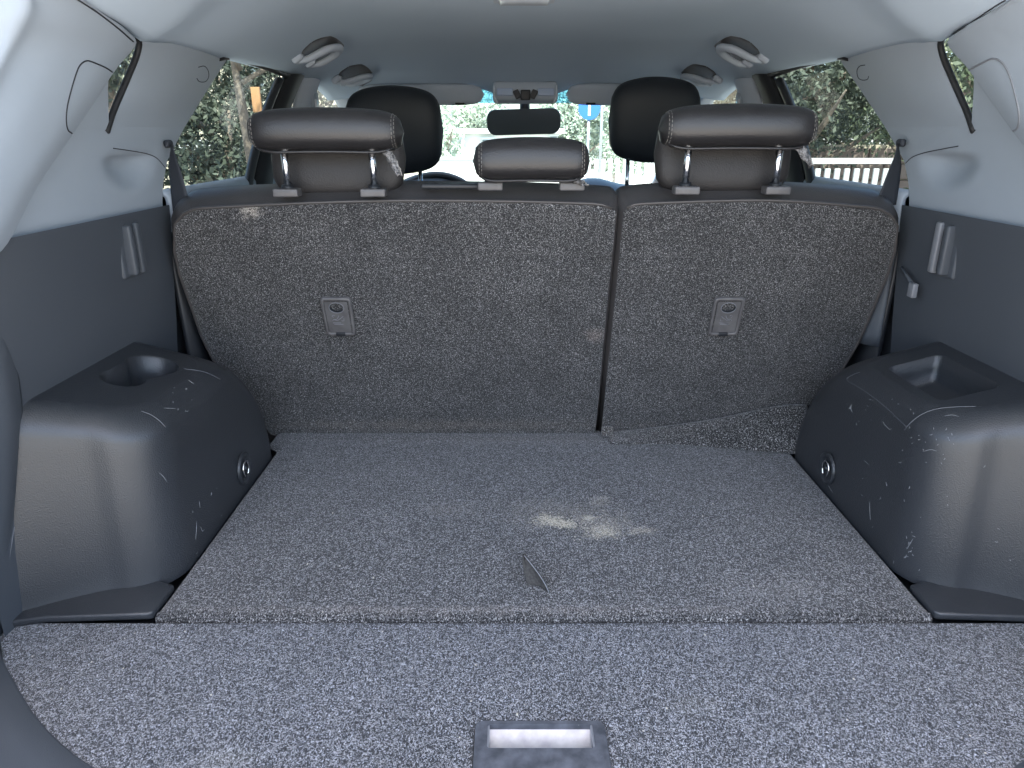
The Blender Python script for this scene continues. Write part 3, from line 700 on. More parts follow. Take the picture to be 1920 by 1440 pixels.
rf = random.Random(9); vs = []; fs = []
for _ in range(5200):
    x = rf.uniform(-.546, .546); y = .8355 + rf.random() ** 2 * .010; z = .003 + (y - .8355) * .45 + rf.random() * .002
    d = Vector((rf.uniform(-1, 1), rf.uniform(-1.2, .2), rf.uniform(-.2, 1))).normalized() * rf.uniform(.0015, .0038); w_ = Vector((.00022, 0, .00012))
    k = len(vs); p = Vector((x, y, z)); vs += [p - w_, p + w_, p + d * .6 + w_ + Vector((0, 0, .0003)), p + d]; fs.append((k, k + 1, k + 2, k + 3))
fz = pydata('edge_fibres', vs, fs, 'fibre', mt, smooth=False); fz['kind'] = 'stuff'
def fibres(name, P, N, m, parent, ln, wd, seed):
    """short loose fibres lying on a carpet: P points, N surface normals"""
    rr = np.random.RandomState(seed); n = len(P)
    t = rr.normal(size=(n, 3)); t -= N * (t * N).sum(1)[:, None]; t /= np.linalg.norm(t, axis=1)[:, None]
    b = np.cross(N, t); L = ln * rr.uniform(.5, 1.4, (n, 1)); bend = b * L * rr.uniform(-.35, .35, (n, 1))
    h = rr.uniform(.0004, .0016, (n, 1)); w_ = b * wd * .5 + N * wd * .25
    a0 = P + N * .0003; a1 = P + t * L * .5 + bend + N * h; a2 = P + t * L + N * .0003
    V = np.stack([a0 - w_, a0 + w_, a1 + w_, a1 - w_, a2 + w_ * .5, a2 - w_ * .5], 1).reshape(-1, 3)
    i = np.arange(n)[:, None] * 6
    Fq = np.concatenate([i + [0, 1, 2, 3], i + [3, 2, 4, 5]]).astype(np.int32)
    me = bpy.data.meshes.new(name); me.vertices.add(len(V)); me.vertices.foreach_set('co', V.ravel())
    me.loops.add(Fq.size); me.loops.foreach_set('vertex_index', Fq.ravel())
    me.polygons.add(len(Fq)); me.polygons.foreach_set('loop_start', np.arange(len(Fq), dtype=np.int32) * 4); me.update(calc_edges=True)
    o = link(name, me, m, parent, False); o['kind'] = 'stuff'; return o
rs_ = np.random.RandomState(4)
def rnd_pts(n, f): return np.array([f(a, b) for a, b in rs_.uniform(0, 1, (n, 2))])
Pf = rs_.uniform(0, 1, (52000, 2)) * [1.50, .31] + [-.75, .515]
ex_ = np.array([p[1] for p in cf]); xx_ = np.array([p[0] for p in cf])
ok = (np.abs(Pf[:, 0]) < np.interp(Pf[:, 1], ex_, xx_) - .004) & ~((np.abs(Pf[:, 0] + .0125) < .079) & (Pf[:, 1] < .655))
Pf = Pf[ok]; Pf = np.c_[Pf, np.full(len(Pf), .0)]
fibres('pile_fibres', Pf, np.tile([0, 0, 1.], (len(Pf), 1)), 'pile_light', fc, .0042, .00042, 1)
Pm = rs_.uniform(0, 1, (40000, 2)) * [1.08, .60] + [-.54, .845]
Pm = np.c_[Pm, .0073 + .0006 * np.sin(Pm[:, 0] * 9 + 1) * np.sin(Pm[:, 1] * 11)]
fibres('pile_fibres', Pm, np.tile([0, 0, 1.], (len(Pm), 1)), 'pile_light', mt, .0042, .00045, 2)
# crumbs
cr = bmesh.new()
rnd = random.Random(11)
for u, v in [(1207, 1282), (250, 1140), (718, 1170), (717, 1184), (805, 1195), (253, 1187), (234, 1197), (1819, 1379), (1413, 1099), (172, 1241), (1082, 1355), (1085, 1358), (1000, 1243), (773, 1252)] + \
            [(rnd.uniform(60, 1880), rnd.uniform(1180, 1420)) for _ in range(26)] + [(rnd.uniform(500, 1550), rnd.uniform(900, 1150)) for _ in range(22)] + [(rnd.gauss(1035, 22), rnd.gauss(975, 6)) for _ in range(60)] + [(rnd.gauss(1060, 14), rnd.gauss(984, 4)) for _ in range(45)] + [(rnd.gauss(1105, 30), rnd.gauss(985, 14)) for _ in range(40)]:
    z = .0088 if v < 1166 else .0015; cw = False
    p = on(u, v, Z=z); r0 = rnd.uniform(.0006, .0016)
    gq = bmesh.ops.create_icosphere(cr, subdivisions=1, radius=r0)['verts']
    bmesh.ops.transform(cr, matrix=Matrix.Translation(p) @ Matrix.Diagonal((1, rnd.uniform(.5, 2), .5, 1)), verts=gq)
o = frombm('crumbs', cr, 'crumb'); tag(o, 'pale crumbs and grit scattered over the load floor carpet', 'crumbs', kind='stuff')

# ================================================================= REAR SEATS
def slab(x, h, d=0):   # x across, h up the lean, d forward from the carpet face
    c, s_ = math.cos(R(18.1)), math.sin(R(18.1))
    return Vector((x, 1.490 - h * s_ + d * c, .000 + h * c + d * s_))
HT = .560
OX = {-1: [.60, .635, .668, .686, .690, .672], 1: [.585, .615, .655, .676, .684, .669]}
def outline(xi, xo, sgn, inset=0, hb=.0):
    """xi inner edge, xo outer magnitude; closed loop (x,h)"""
    P = []
    a = xi + (inset if sgn > 0 else -inset)
    def ox(h): return (np.interp(h, [0, .08, .16, .26, .42, .56], OX[sgn]) - inset)
    top = HT - inset
    P.append((a, hb)); P.append((a, hb + .2)); P.append((a, .42)); P.append((a, top - .045))
    for k in range(1, 6): q = R(90 * k / 5); P.append((a + sgn * .022 * (1 - math.cos(q)), top - .045 + .033 * math.sin(q) - .0))
    xo1 = ox(.5)
    n = 16
    for k in range(1, n + 1):
        x = a + sgn * .022 + (sgn * (xo1 - .062) - a - sgn * .022) * k / n
        P.append((x, top - .012 + .012 * math.sin(math.pi * (k / n)) ** .7 - .004 * (k / n)))
    for k in range(1, 10):
        q = R(90 * k / 9); P.append((sgn * (xo1 - .062 + .062 * math.sin(q)), top - .016 - .055 * (1 - math.cos(q)) ** 1.0))
    for h in (.42, .34, .26, .2, .16, .12, .08, .04, hb): P.append((sgn * ox(h), h))
    return P
def make_seat(xi, sgn, label, lev_px, hr):
    t = thing('bench_seat', label, 'seat', (xi * 1.0 + sgn * .25, 1.5, 0), 'split rear seats')
    # leather shell: stacked offset outlines give soft rims
    lay = [(.004, .0), (0, .008), (-.008, .03), (-.011, .055), (-.009, .085), (.004, .112), (.022, .126)]
    bm = bmesh.new(); rings = []
    for ins, d in lay:
        rings.append([bm.verts.new(slab(x, h, d)) for x, h in outline(xi, .68, sgn, ins)])
    n = len(rings[0])
    for i in range(len(rings) - 1):
        for j in range(n): bm.faces.new((rings[i][j], rings[i][(j + 1) % n], rings[i + 1][(j + 1) % n], rings[i + 1][j]))
    bm.faces.new(rings[-1])
    bmesh.ops.recalc_face_normals(bm, faces=bm.faces)
    sh = frombm('backrest', bm, 'seat_leather', t)
    # carpet back: regular grid warped into the outline, with pressed fold lines
    O = outline(xi, .68, sgn, .0035)
    xs_in = xi
    def topat(x):
        best = HT - .02
        return best
    rows = []
    nx, nh = 90, 80
    Oin = [(p[0], p[1]) for p in O]
    # outer edge and top as functions
    hs_o = [p[1] for p in O if True]
    for i in range(nh + 1):
        hf = i / nh; r_ = []
        for j in range(nx + 1):
            xf = j / nx
            # top height at this column
            xo_top = .675
            x0 = xi + sgn * .0035
            xcol = x0 + (sgn * xo_top - x0) * xf
            dist = xo_top - abs(xcol)
            tp_ = HT - .006 + .008 * math.sin(math.pi * min(1, max(0, xf))) ** .8
            if dist < .062: tp_ -= .055 * (1 - math.sqrt(max(0, 1 - ((.062 - dist) / .062) ** 2)))
            tp_ -= .010 * sst(.45, 1, xf)
            if xf < .05: tp_ -= .012 * (1 - xf / .05) ** 2
            h = .0 + tp_ * hf
            xo_h = np.interp(h, [0, .08, .16, .26, .42, .56], OX[sgn]) - .004
            x = x0 + (sgn * xo_h - x0) * xf
            d = -.0035
            eh = min(1, (tp_ - h) / .012); ex = min(1, abs(x - x0) / .010, (xo_h - abs(x)) / .012)
            d += .0042 * (1 - min(1, max(0, min(eh, ex))) ** .5)
            # pressed board edges
            lx = .52; lh = .452
            if abs(x) < lx + .01 and sgn * x > sgn * xi + (0 if True else 0): d += .0030 * math.exp(-((h - lh) / .005) ** 2)
            if h < lh + .004:
                q = abs(x) - (lx - .0 * h); d += .0034 * math.exp(-(q / .006) ** 2) + .0018 * math.exp(-((q + .022) / .004) ** 2)
            if abs(x) > lx and h < lh: d += .002
            d += .0012 * math.sin(x * 13 + 2) * math.sin(h * 15)
            r_.append(tuple(slab(x, h, d)))
        rows.append(r_)
    cb = grid('carpet_back', rows, 'carpet_seat', t, 0, flip=(sgn < 0))
    topedge = [rows[nh][j] for j in range(nx + 1)]
    side_e = [rows[i][nx] for i in range(nh, 0, -4)]
    tube('piping', [Vector(p) + Vector((0, -.001, .0018)) for p in topedge[1::2]] + [Vector(p) + Vector((sgn * .001, -.001, 0)) for p in side_e[1:]], .0028, 'piping', t, seg=8)
    # lever
    lx, lh = lev_px
    def TT(a, b, d=0): return slab(lx + a, lh + b, d - .005)
    bm = bmesh.new()
    n_ = 6
    lvs = []
    for (w_, h_, r0, d) in ((.060, .089, .008, .0), (.060, .089, .008, -.004), (.056, .085, .007, -.0065), (.048, .075, .004, -.006), (.0475, .0745, .004, -.003)):
        lvs.append([bm.verts.new(TT(a, b, d)) for a, b in rrect(w_, h_, r0, n_)])
    for i in range(len(lvs) - 1):
        for j in range(len(lvs[0])): bm.faces.new((lvs[i][j], lvs[i][(j + 1) % len(lvs[0])], lvs[i + 1][(j + 1) % len(lvs[0])], lvs[i + 1][j]))
    bmesh.ops.recalc_face_normals(bm, faces=bm.faces)
    lv = frombm('lever_frame', bm, 'lever', t)
    bm = bmesh.new()
    hol = [(.014 * math.cos(2 * math.pi * k / 28), .022 + .011 * math.sin(2 * math.pi * k / 28)) for k in range(28)]
    plate_bm(bm, rrect(.0455, .0725, .003, 4), [hol], lambda a, b: TT(a, b, -.0052))
    bmesh.ops.recalc_face_normals(bm, faces=bm.faces)
    pt = frombm('lever_plate', bm, 'lever', lv, smooth=False)
    vs = [TT(a, b, -.0052) for a, b in hol] + [TT(a * .9, (b - .022) * .9 + .022, .010) for a, b in hol]
    pydata('finger_hole', vs, [(k, (k + 1) % 28, 28 + (k + 1) % 28, 28 + k) for k in range(28)] + [tuple(range(28, 56))], 'darker', lv)
    tube('hole_rim', [TT(a * 1.04, (b - .022) * 1.04 + .022, -.0056) for a, b in hol] + [TT(hol[0][0] * 1.04, (hol[0][1] - .022) * 1.04 + .022, -.0056)], .0007, 'lip', lv, seg=6)
    box('lever_tab', TT(0, -.0395, -.006), (.018, .006, .008), 'darker', lv, .001, rot=Matrix.Rotation(R(18), 4, 'X'))
    # raised fold pictogram: reclining seat outline with a bar underneath
    bm = bmesh.new()
    m_ = sgn
    for pts in ([(-.010 * m_, .006), (-.004 * m_, .001), (.002 * m_, -.003), (.008 * m_, -.002)], [(-.002 * m_, .008), (.001 * m_, .002), (.004 * m_, -.001), (.010 * m_, -.001), (.012 * m_, -.004)],
                [(-.012, -.009), (.004, -.009)], [(-.010, -.0125), (.008, -.0125)], [(.009 * m_, .004), (.012 * m_, .007), (.009 * m_, .009), (.006 * m_, .008)], [(-.011 * m_, .001), (-.011 * m_, -.004), (-.006 * m_, -.004)]):
        tube_bm(bm, [TT(a, b - .004, -.0056) for a, b in pts], .0006, 5)
    frombm('fold_symbol', bm, 'lip', lv)
    # headrests
    for h in hr: headrest(t, **h)
    return t

def roll(name, c, w_, ry, rz, m, parent, n=36, tip=.9, lean=0, sag=0, bow=0, nwr=0, e=3.2):
    """upholstered roll: superellipse section swept along x, ends rounded"""
    rows = []
    for k in np.linspace(-1, 1, n):
        a = abs(k) ** 1; e_ = 8.0
        sc = (1 - abs(k) ** e_) ** (1 / 2.4) if abs(k) < 1 else 0
        sc = tip * sc + (1 - tip) * math.cos(k * math.pi / 2)
        if abs(k) > .999: sc = .001
        r_ = []
        for j in range(41):
            t = 2 * math.pi * j / 40
            cy, cz = math.cos(t), math.sin(t)
            y = ry * sc * math.copysign(abs(cy) ** (2 / e), cy); z = rz * sc * math.copysign(abs(cz) ** (2 / e), cz)
            y2 = y * math.cos(lean) - z * math.sin(lean); z2 = y * math.sin(lean) + z * math.cos(lean)
            wr = nwr * math.sin(k * 17 + t * 3) * .5
            r_.append((c[0] + k * w_ / 2, c[1] + y2 + bow * (k * k), c[2] + z2 + sag * (1 - k * k) + wr))
        rows.append(r_)
    return grid(name, rows, m, parent, 0)

def stitchline(P, parent, name='stitching', m='thread', rad=.00036, dash=.0045, gap=.0025):
    P = [Vector(p) for p in P]; bm = bmesh.new()
    seg = [0]
    for i in range(1, len(P)): seg.append(seg[-1] + (P[i] - P[i - 1]).length)
    def at(d):
        for i in range(1, len(P)):
            if d <= seg[i]: t = (d - seg[i - 1]) / max(1e-9, seg[i] - seg[i - 1]); return P[i - 1].lerp(P[i], t)
        return P[-1]
    d = 0
    while d + dash < seg[-1]:
        tube_bm(bm, [at(d), at(d + dash * .5), at(d + dash)], rad, 5); d += dash + gap
    o = frombm(name, bm, m, parent); o['kind'] = 'stuff'; return o

def headrest(seat, x, zc, w_, y=1.30, ry=.046, rz=.036, pad=True, posts=(-.08, .08), tags=1, ztop=.545, tagside=1):
    c = (x, y, zc)
    hr_ = roll('headrest', c, w_, ry, rz, 'leather', seat, lean=R(-8), sag=.003, e=2.7)
    # side panels seams with double stitching
    for sd in (-1, 1):
        for off in (0, .010):
            k = sd * (1 - (.10 + off * 3.2) * (.25 / w_)); P = []
            kk = abs(k); sc = .9 * (1 - kk ** 8) ** (1 / 2.4) + .1 * math.cos(k * math.pi / 2)
            for j in range(48, 155, 5):
                t = R(j * 1.8 + 0)
                cy, cz = math.cos(t), math.sin(t); e = 2.7
                yy_ = ry * sc * math.copysign(abs(cy) ** (2 / e), cy) * 1.012; zz = rz * sc * math.copysign(abs(cz) ** (2 / e), cz) * 1.012
                la = R(-8)
                P.append((x + k * w_ / 2, y + yy_ * math.cos(la) - zz * math.sin(la), zc + yy_ * math.sin(la) + zz * math.cos(la) + .003 * (1 - k * k)))
            stitchline(P, hr_)
    # welt along the lower rear edge
    tube('welt', [(x + k * w_ * .44, y - .028 + .012 * k ** 6, zc - rz * .95 + .003 * (1 - k * k) + .010 * k ** 8) for k in np.linspace(-1, 1, 20)], .0026, 'leather', hr_, seg=8)
    if pad:
        roll('front_pad', (x, y + .075, zc - .045), w_ * .93, .028, .068, 'perf', hr_, tip=.95, lean=R(-10), e=3)
    for px_ in posts:
        tube('post', [(x + px_, y + .012, ztop + .006), (x + px_, y + .006, zc - rz * .4)], .0062, 'chrome', hr_, seg=14)
        sl = box('post_guide', (x + px_, y + .004, ztop + .006), (.044, .030, .014), 'lever', hr_, .0025)
        tube('guide_collar', [(x + px_, y + .010, ztop + .010), (x + px_, y + .010, ztop + .019)], [.012, .010], 'darker', hr_, seg=14)
    if tags:   # crumpled fabric zip end
        rr = random.Random(int(x * 1000)); rows = []
        bx_, by_, bz_ = x + tagside * (w_ / 2 - .030), y - .020, zc - rz * .80
        for i in range(9):
            t = i / 8; r_ = []
            for j in range(6):
                q = j / 5 - .5
                r_.append((bx_ + tagside * .022 * t + q * .020 * (1 - .5 * t) + .0015 * rr.uniform(-1, 1), by_ - .004 * math.sin(q * 6 + t * 4) + .002 * rr.uniform(-1, 1), bz_ - tags * .042 * t + .003 * rr.uniform(-1, 1)))
            rows.append(r_)
        M.setdefault('tagm', mat('crinkled_black_fabric', (.06, .06, .062), .5, bump=(250, 1, .004, 'noise'), var=(300, (.45, .44, .44), .8)))
        tg_ = grid('fabric_tag', rows, 'tagm', hr_, .001)
        tube('tag_edge', [r_[-1] for r_ in rows], .0008, 'thread', tg_, seg=5)

zl = lambda v, Y: on(960, v, Y=Y).z
seatL = make_seat(.1485, -1, 'wide carpet-backed left rear seat section with two black leather headrests', (-.392, .323),
      [dict(x=on(612, 248, Y=1.30).x, zc=zl(248, 1.27), w_=.268, posts=(-.079, .075), tags=1), dict(x=on(996, 304, Y=1.31).x, zc=zl(303, 1.27), w_=.205, ry=.042, rz=.036, pad=False, posts=(-.072, .072), tags=.25, ztop=.556)])
seatR = make_seat(.1545, 1, 'narrow carpet-backed right rear seat section with one black leather headrest', (.383, .323),
      [dict(x=on(1382, 240, Y=1.30).x, zc=zl(241, 1.27), w_=.272, posts=(-.079, .081), tags=.8, ztop=.549)])
# belt outlet on top of wide seat
bz = box('belt_outlet', (on(845, 347, Y=1.34).x, 1.335, .560), (.105, .03, .010), 'darker', seatL, .004)
# dark hinge strip in the split
rows = [[tuple(slab(.152 + .004 + q, h, .02)) for q in (-.012, .012)] for h in np.linspace(.02, .5, 6)]
grid('hinge_strip', rows, 'darker', seatR, .004)

# ================================================================= FRONT SEATS
def front_seat(x, label, w_, zc, y, hgt):
    t = thing('front_seat', label, 'seat', (x, 2.2, -.35), 'front seats')
    hd = roll('headrest', (x, y, zc), w_, .05, hgt / 2, 'leather_cool', t, tip=.8, lean=R(6), e=2.8)
    for q in (-.07, .07):
        tube('post', [(x + q, y, zc - hgt * .4), (x + q, y - .01, zc - hgt * .5 - .12)], .006, 'chrome', hd, seg=10)
    rows = []
    for k in np.linspace(-1, 1, 19):
        zt_ = .455 - .05 * abs(k) ** 3; hw = .25
        rows.append([(x + k * hw, 2.19 + .03 * k * k, -.25), (x + k * hw, 2.14 + .03 * k * k, .2), (x + k * hw * .92, 2.12 + .03 * k * k, zt_ - .03), (x + k * hw * .9, 2.16, zt_), (x + k * hw * .9, 2.24, zt_ - .03), (x + k * hw, 2.32, .1), (x + k * hw, 2.4, -.25)])
    loft('backrest', rows, 24, 30, 'leather_cool', t, .01)
    box('seat_cushion', (x, 2.52, -.18), (.5, .5, .16), 'leather_cool', t, .04)
    return t
p1 = on(740, 245, Y=2.2); p2 = on(1226, 226, Y=2.2)
front_seat(p1.x, 'black left front seat with tall square headrest behind the wide rear seat', .285, p1.z, 2.2, .245)
front_seat(p2.x, 'black right front seat with rounded headrest beside the narrow rear seat', .265, p2.z, 2.2, .235)
# steering wheel
sw = thing('steering_wheel', 'black steering wheel in front of the left front seat', 'steering wheel', (p1.x + .02, 2.68, .34))
c0 = Vector((p1.x + .06, 2.68, .335)); ax = Matrix.Rotation(R(-65), 3, 'X')
rim = [c0 + Vector((.185 * math.cos(a), .185 * math.sin(a) * math.sin(R(25)), .185 * math.sin(a) * math.cos(R(25)))) for a in np.linspace(0, 2 * math.pi, 49)]
tube('rim', rim, .014, 'darker', sw, seg=10)
for a in (0, math.pi, -math.pi / 2):
    e_ = c0 + Vector((.18 * math.cos(a), .18 * math.sin(a) * math.sin(R(25)), .18 * math.sin(a) * math.cos(R(25))))
    tube('spoke', [c0, e_], .014, 'darker', sw)
box('hub', c0, (.13, .05, .10), 'darker', sw, .015)

# ================================================================= CABIN FITTINGS
# rear view mirror
pm = on(982, 228, Y=2.56)
mr = thing('rear_view_mirror', 'dark wide rear-view mirror hanging below the overhead console', 'mirror', pm)
px2 = 2.43 / 1331
rot = Matrix.Rotation(R(-1.5), 4, 'Y') @ Matrix.Rotation(R(6), 4, 'X')
bm = bmesh.new(); rr_ = []
for d, sc in ((.045, .7), (.03, .93), (.012, 1), (0, 1), (-.003, .985)):
    rr_.append([bm.verts.new(Vector(pm) + rot @ Vector((a * sc, d, b * sc + .006 * (1 - (a / .125) ** 2) * -.5))) for a, b in rrect(.250, .082, .030, 8)])
for i in range(4):
    for j in range(len(rr_[0])): bm.faces.new((rr_[i][j], rr_[i][(j + 1) % len(rr_[0])], rr_[i + 1][(j + 1) % len(rr_[0])], rr_[i + 1][j]))
bm.faces.new(rr_[0]); bmesh.ops.recalc_face_normals(bm, faces=bm.faces)
frombm('housing', bm, 'mirrorback', mr)
pydata('mirror_glass', [Vector(pm) + rot @ Vector((a * .985, -.0032, b * .985)) for a, b in rrect(.250, .082, .030, 8)], [tuple(range(len(rrect(.25, .082, .03, 8))))], 'mirror', mr, smooth=False)
tube('stalk', [Vector(pm) + Vector((.004, .03, .02)), Vector(pm) + Vector((.004, .05, .06)), Vector(pm) + Vector((.004, .03, .11))], .017, 'darker', mr, seg=12)
box('sensor_cover', Vector(pm) + Vector((.004, .055, .085)), (.07, .05, .05), 'darker', mr, .012)
# overhead console
pc = on(985, 181, Y=2.40)
oc = thing('overhead_console', 'overhead console with two map lamps above the mirror', 'console', pc)
box('console_body', (pc.x, pc.y + .02, pc.z + .012), (.205, .05, .060), 'visor', oc, .014, rot=Matrix.Rotation(R(-20), 4, 'X'))
for sd in (-1, 1):
    box('map_lamp', (pc.x + sd * .064, pc.y - .012, pc.z + .012), (.050, .012, .022), 'button', oc, .003, rot=Matrix.Rotation(R(-20), 4, 'X'))
    tube('trim_edge', [(pc.x + sd * .097, pc.y - .008, pc.z + .032), (pc.x + sd * .096, pc.y - .010, pc.z + .0), (pc.x + sd * .088, pc.y - .004, pc.z - .019)], .0025, 'lamp', oc, n=8)
    box('switch', (pc.x + sd * .026, pc.y - .012, pc.z + .006), (.018, .012, .026), 'lever', oc, .003, rot=Matrix.Rotation(R(-20), 4, 'X') @ Matrix.Rotation(R(25 * sd), 4, 'Y'))
box('button_panel', (pc.x, pc.y - .012, pc.z + .004), (.03, .012, .03), 'darker', oc, .003)
# sun visors
for sd, (ua, ub, va, vb), lab in ((-1, (665, 908, 160, 193), 'grey folded sun visor in front of the left front seat'), (1, (1062, 1300, 159, 193), 'grey folded sun visor in front of the right front seat')):
    a = on(ua, va, Y=2.44); b = on(ub, vb, Y=2.44)
    vz = thing('sun_visor', lab, 'sun visor', ((a.x + b.x) / 2, 2.44, b.z), 'sun visors at the windscreen header')
    roll('visor_panel', ((a.x + b.x) / 2, 2.455, (a.z + b.z) / 2), abs(b.x - a.x), .016, (a.z - b.z) / 2 + .006, 'visor', vz, tip=1, lean=R(14), e=3.4)
    cx = on(862 if sd < 0 else 1108, 194, Y=2.43)
    box('visor_clip', (cx.x, 2.44, cx.z - .001), (.030, .016, .007), 'black', vz, .002)
# grab handles
def ceil(x, y):
    zc = np.interp(y, YS, ZC); zs = np.interp(y, YS, ZS); k = abs(x) / .648
    return zc - (zc - zs) * (.15 * k ** 2.2 + .85 * sst(.70, 1.0, k))
def grab(lab, sd, yc, ln, x0=.565):
    z0 = ceil(x0, yc)
    gh = thing('grab_handle', lab, 'grab handle', (x0 * sd, yc, z0), 'grab handles along the roof edge')
    rows = []
    for t in np.linspace(-1, 1, 17):      # shaped dark plate laid over the headliner, in place of a recess
        wd = .058 * math.sqrt(max(0, 1 - abs(t) ** 2.6)) + .001; yv = yc + t * (ln / 2 + .045)
        rows.append([((x0 - .042 + q * wd) * sd, yv, ceil(x0 - .042 + q * wd, yv) - .003 - .004 * (1 - q * q)) for q in np.linspace(-1, 1, 9)])
    grid('recess_plate', rows, 'lever', gh, 0)
    P = [(x0 + .014, -.5, -.006), (x0 - .02, -.5, -.020), (x0 - .064, -.42, -.022), (x0 - .082, 0, -.020), (x0 - .064, .42, -.022), (x0 - .02, .5, -.020), (x0 + .014, .5, -.006)]
    P = [(a * sd, yc + b * ln, ceil(a, yc) + c) for a, b, c in P]
    tube('grip', P, [.008, .011, .012, .012, .012, .011, .008], 'visor', gh, seg=14, n=36, flat=.75)
    for q in (-1, 1):
        box('mount', ((x0 + .004) * sd, yc + q * ln * .5, ceil(x0, yc) - .008), (.030, .040, .018), 'visor', gh, .007, rot=Matrix.Rotation(R(30 * sd), 4, 'Y'))
grab('grey grab handle above the left rear door window', -1, 1.97, .12)
grab('grey grab handle above the right rear door window', 1, 1.97, .12)
grab('grey grab handle above the right front headrest', 1, 2.34, .10, .56)
grab('grey grab handle above the left front headrest', -1, 2.34, .10, .56)
# dome lamp at the very top of the picture
pdm = on(982, -2, Y=1.60)
dl = thing('dome_lamp', 'small pale dome lamp at the top centre of the headliner', 'lamp', (pdm.x, 1.62, .895))
box('lens', (pdm.x, 1.548, .896), (.10, .07, .014), 'lamp', dl, .005)
box('lamp_bezel', (pdm.x, 1.548, .900), (.125, .09, .012), 'visor', dl, .005)
# seat belts
def belt(P, label, wd, side):
    t = thing('seat_belt', label, 'seat belt', P[-1], 'rear seat belts')
    Q = crom(P, 26); rows = []
    for i, q in enumerate(Q):
        f = wd * (.55 + .45 * min(1, abs(i - 3) / 8))
        a = .5 + .7 * i / 26
        rows.append([tuple(Vector(q) + Vector((math.sin(a) * side, math.cos(a) * .9, .02 * abs(k))) * f * k + Vector((-.002 * math.cos(k * 3), 0, 0))) for k in np.linspace(-.5, .5, 6)])
    grid('webbing', rows, 'belt', t, .0015)
    box('belt_guide', Vector(P[0]) + Vector((0.006 * side, 0, .002)), (.010, .026, .014), 'belt', t, .005)
belt([on(322, 272, Y=1.40), on(324, 300, Y=1.39), on(332, 345, Y=1.385), on(342, 400, Y=1.38)], 'black seat belt running down beside the left rear headrest', .046, -1)
belt([on(1683, 270, Y=1.40), on(1681, 300, Y=1.39), on(1672, 340, Y=1.385), on(1660, 385, Y=1.38)], 'black seat belt running down beside the right rear headrest', .052, 1)
# bracket beside the narrow seat
br = thing('seat_latch', 'dark seat latch bracket on the wall beside the narrow rear seat', 'latch', (.69, 1.36, .40))
b0 = on(1690, 502, X=.693); b1 = on(1716, 540, X=.693)
tube('latch_bar', [b0, (b0 + b1) / 2, b1], .0035, 'wall', br, seg=8)
box('latch_pad', b1 + Vector((-.004, 0, -.004)), (.010, .018, .026), 'lip', br, .002)
loft('latch_housing', [[(.70, 1.385, z), (.685, 1.40, z), (.672, 1.43, z), (.69, 1.47, z)] for z in (.24, .30, .38, .43)], 8, 8, 'wall', br, .004, flip=True)

# ================================================================= OUTSIDE THINGS
def leaves(name, c, rad, n, size, m, parent, seed, clumps=14, kind=None):
    rr = np.random.RandomState(seed); C = np.array(c); rad = np.array(rad, float)
    cl = []
    for k in range(clumps):
        d = rr.normal(size=3); d /= np.linalg.norm(d); cl.append(C + d * rad * rr.uniform(.3, .85))
    cl = np.array(cl); per = n // clumps
    vs = []; fs = []
    for q in cl:
        rc = rad * rr.uniform(.28, .5)
        d = rr.normal(size=(per, 3)); d /= np.linalg.norm(d, axis=1)[:, None]
        P = q + d * rc * (rr.uniform(0, 1, (per, 1)) ** .5)
        a = rr.normal(size=(per, 3)); a /= np.linalg.norm(a, axis=1)[:, None]
        b = np.cross(a, rr.normal(size=(per, 3))); b /= np.linalg.norm(b, axis=1)[:, None]
        sz = size * rr.uniform(.6, 1.3, (per, 1))
        for i in range(per):
            k = len(vs); vs += [P[i] - a[i] * sz[i], P[i] + b[i] * sz[i] * .45, P[i] + a[i] * sz[i], P[i] - b[i] * sz[i] * .45]; fs.append((k, k + 1, k + 2, k + 3))
    o = pydata(name, vs, fs, m, parent, smooth=False)
    if kind: o['kind'] = kind
    return o
def tree(x, y, h, rad, label, m, seed, trunk=.12, n=7000, low=.35, grp='trees around the parked car', size=.042):
    g0 = gz(y); rr = random.Random(seed)
    t = thing('tree', label, 'tree', (x, y, g0), grp)
    top = Vector((x + rr.uniform(-.2, .2), y + rr.uniform(-.2, .2), g0 + h * .8))
    bm = bmesh.new()
    tube_bm(bm, [(x, y, g0 - .05), (x + .03, y, g0 + h * .25), ((x + top.x) / 2 + .05, y, g0 + h * .5), top], [trunk * 1.2, trunk, trunk * .7, trunk * .15], 10, n=16)
    for k in range(7):
        a = rr.uniform(0, 6.28); z = g0 + h * rr.uniform(low, .7)
        s0 = Vector((x, y, z)); e0 = s0 + Vector((math.cos(a) * rad * .7, math.sin(a) * rad * .7, h * rr.uniform(.1, .22)))
        tube_bm(bm, [s0, s0.lerp(e0, .5) + Vector((0, 0, -.05)), e0], [trunk * .45, trunk * .3, trunk * .08], 6, n=8)
    frombm('trunk', bm, 'bark', t)
    leaves('crown', (x, y, g0 + h * (low + 1) / 2 + .1), (rad, rad, h * (1 - low) / 2), int(n * 1.9), size, m, t, seed, clumps=22)
    return t
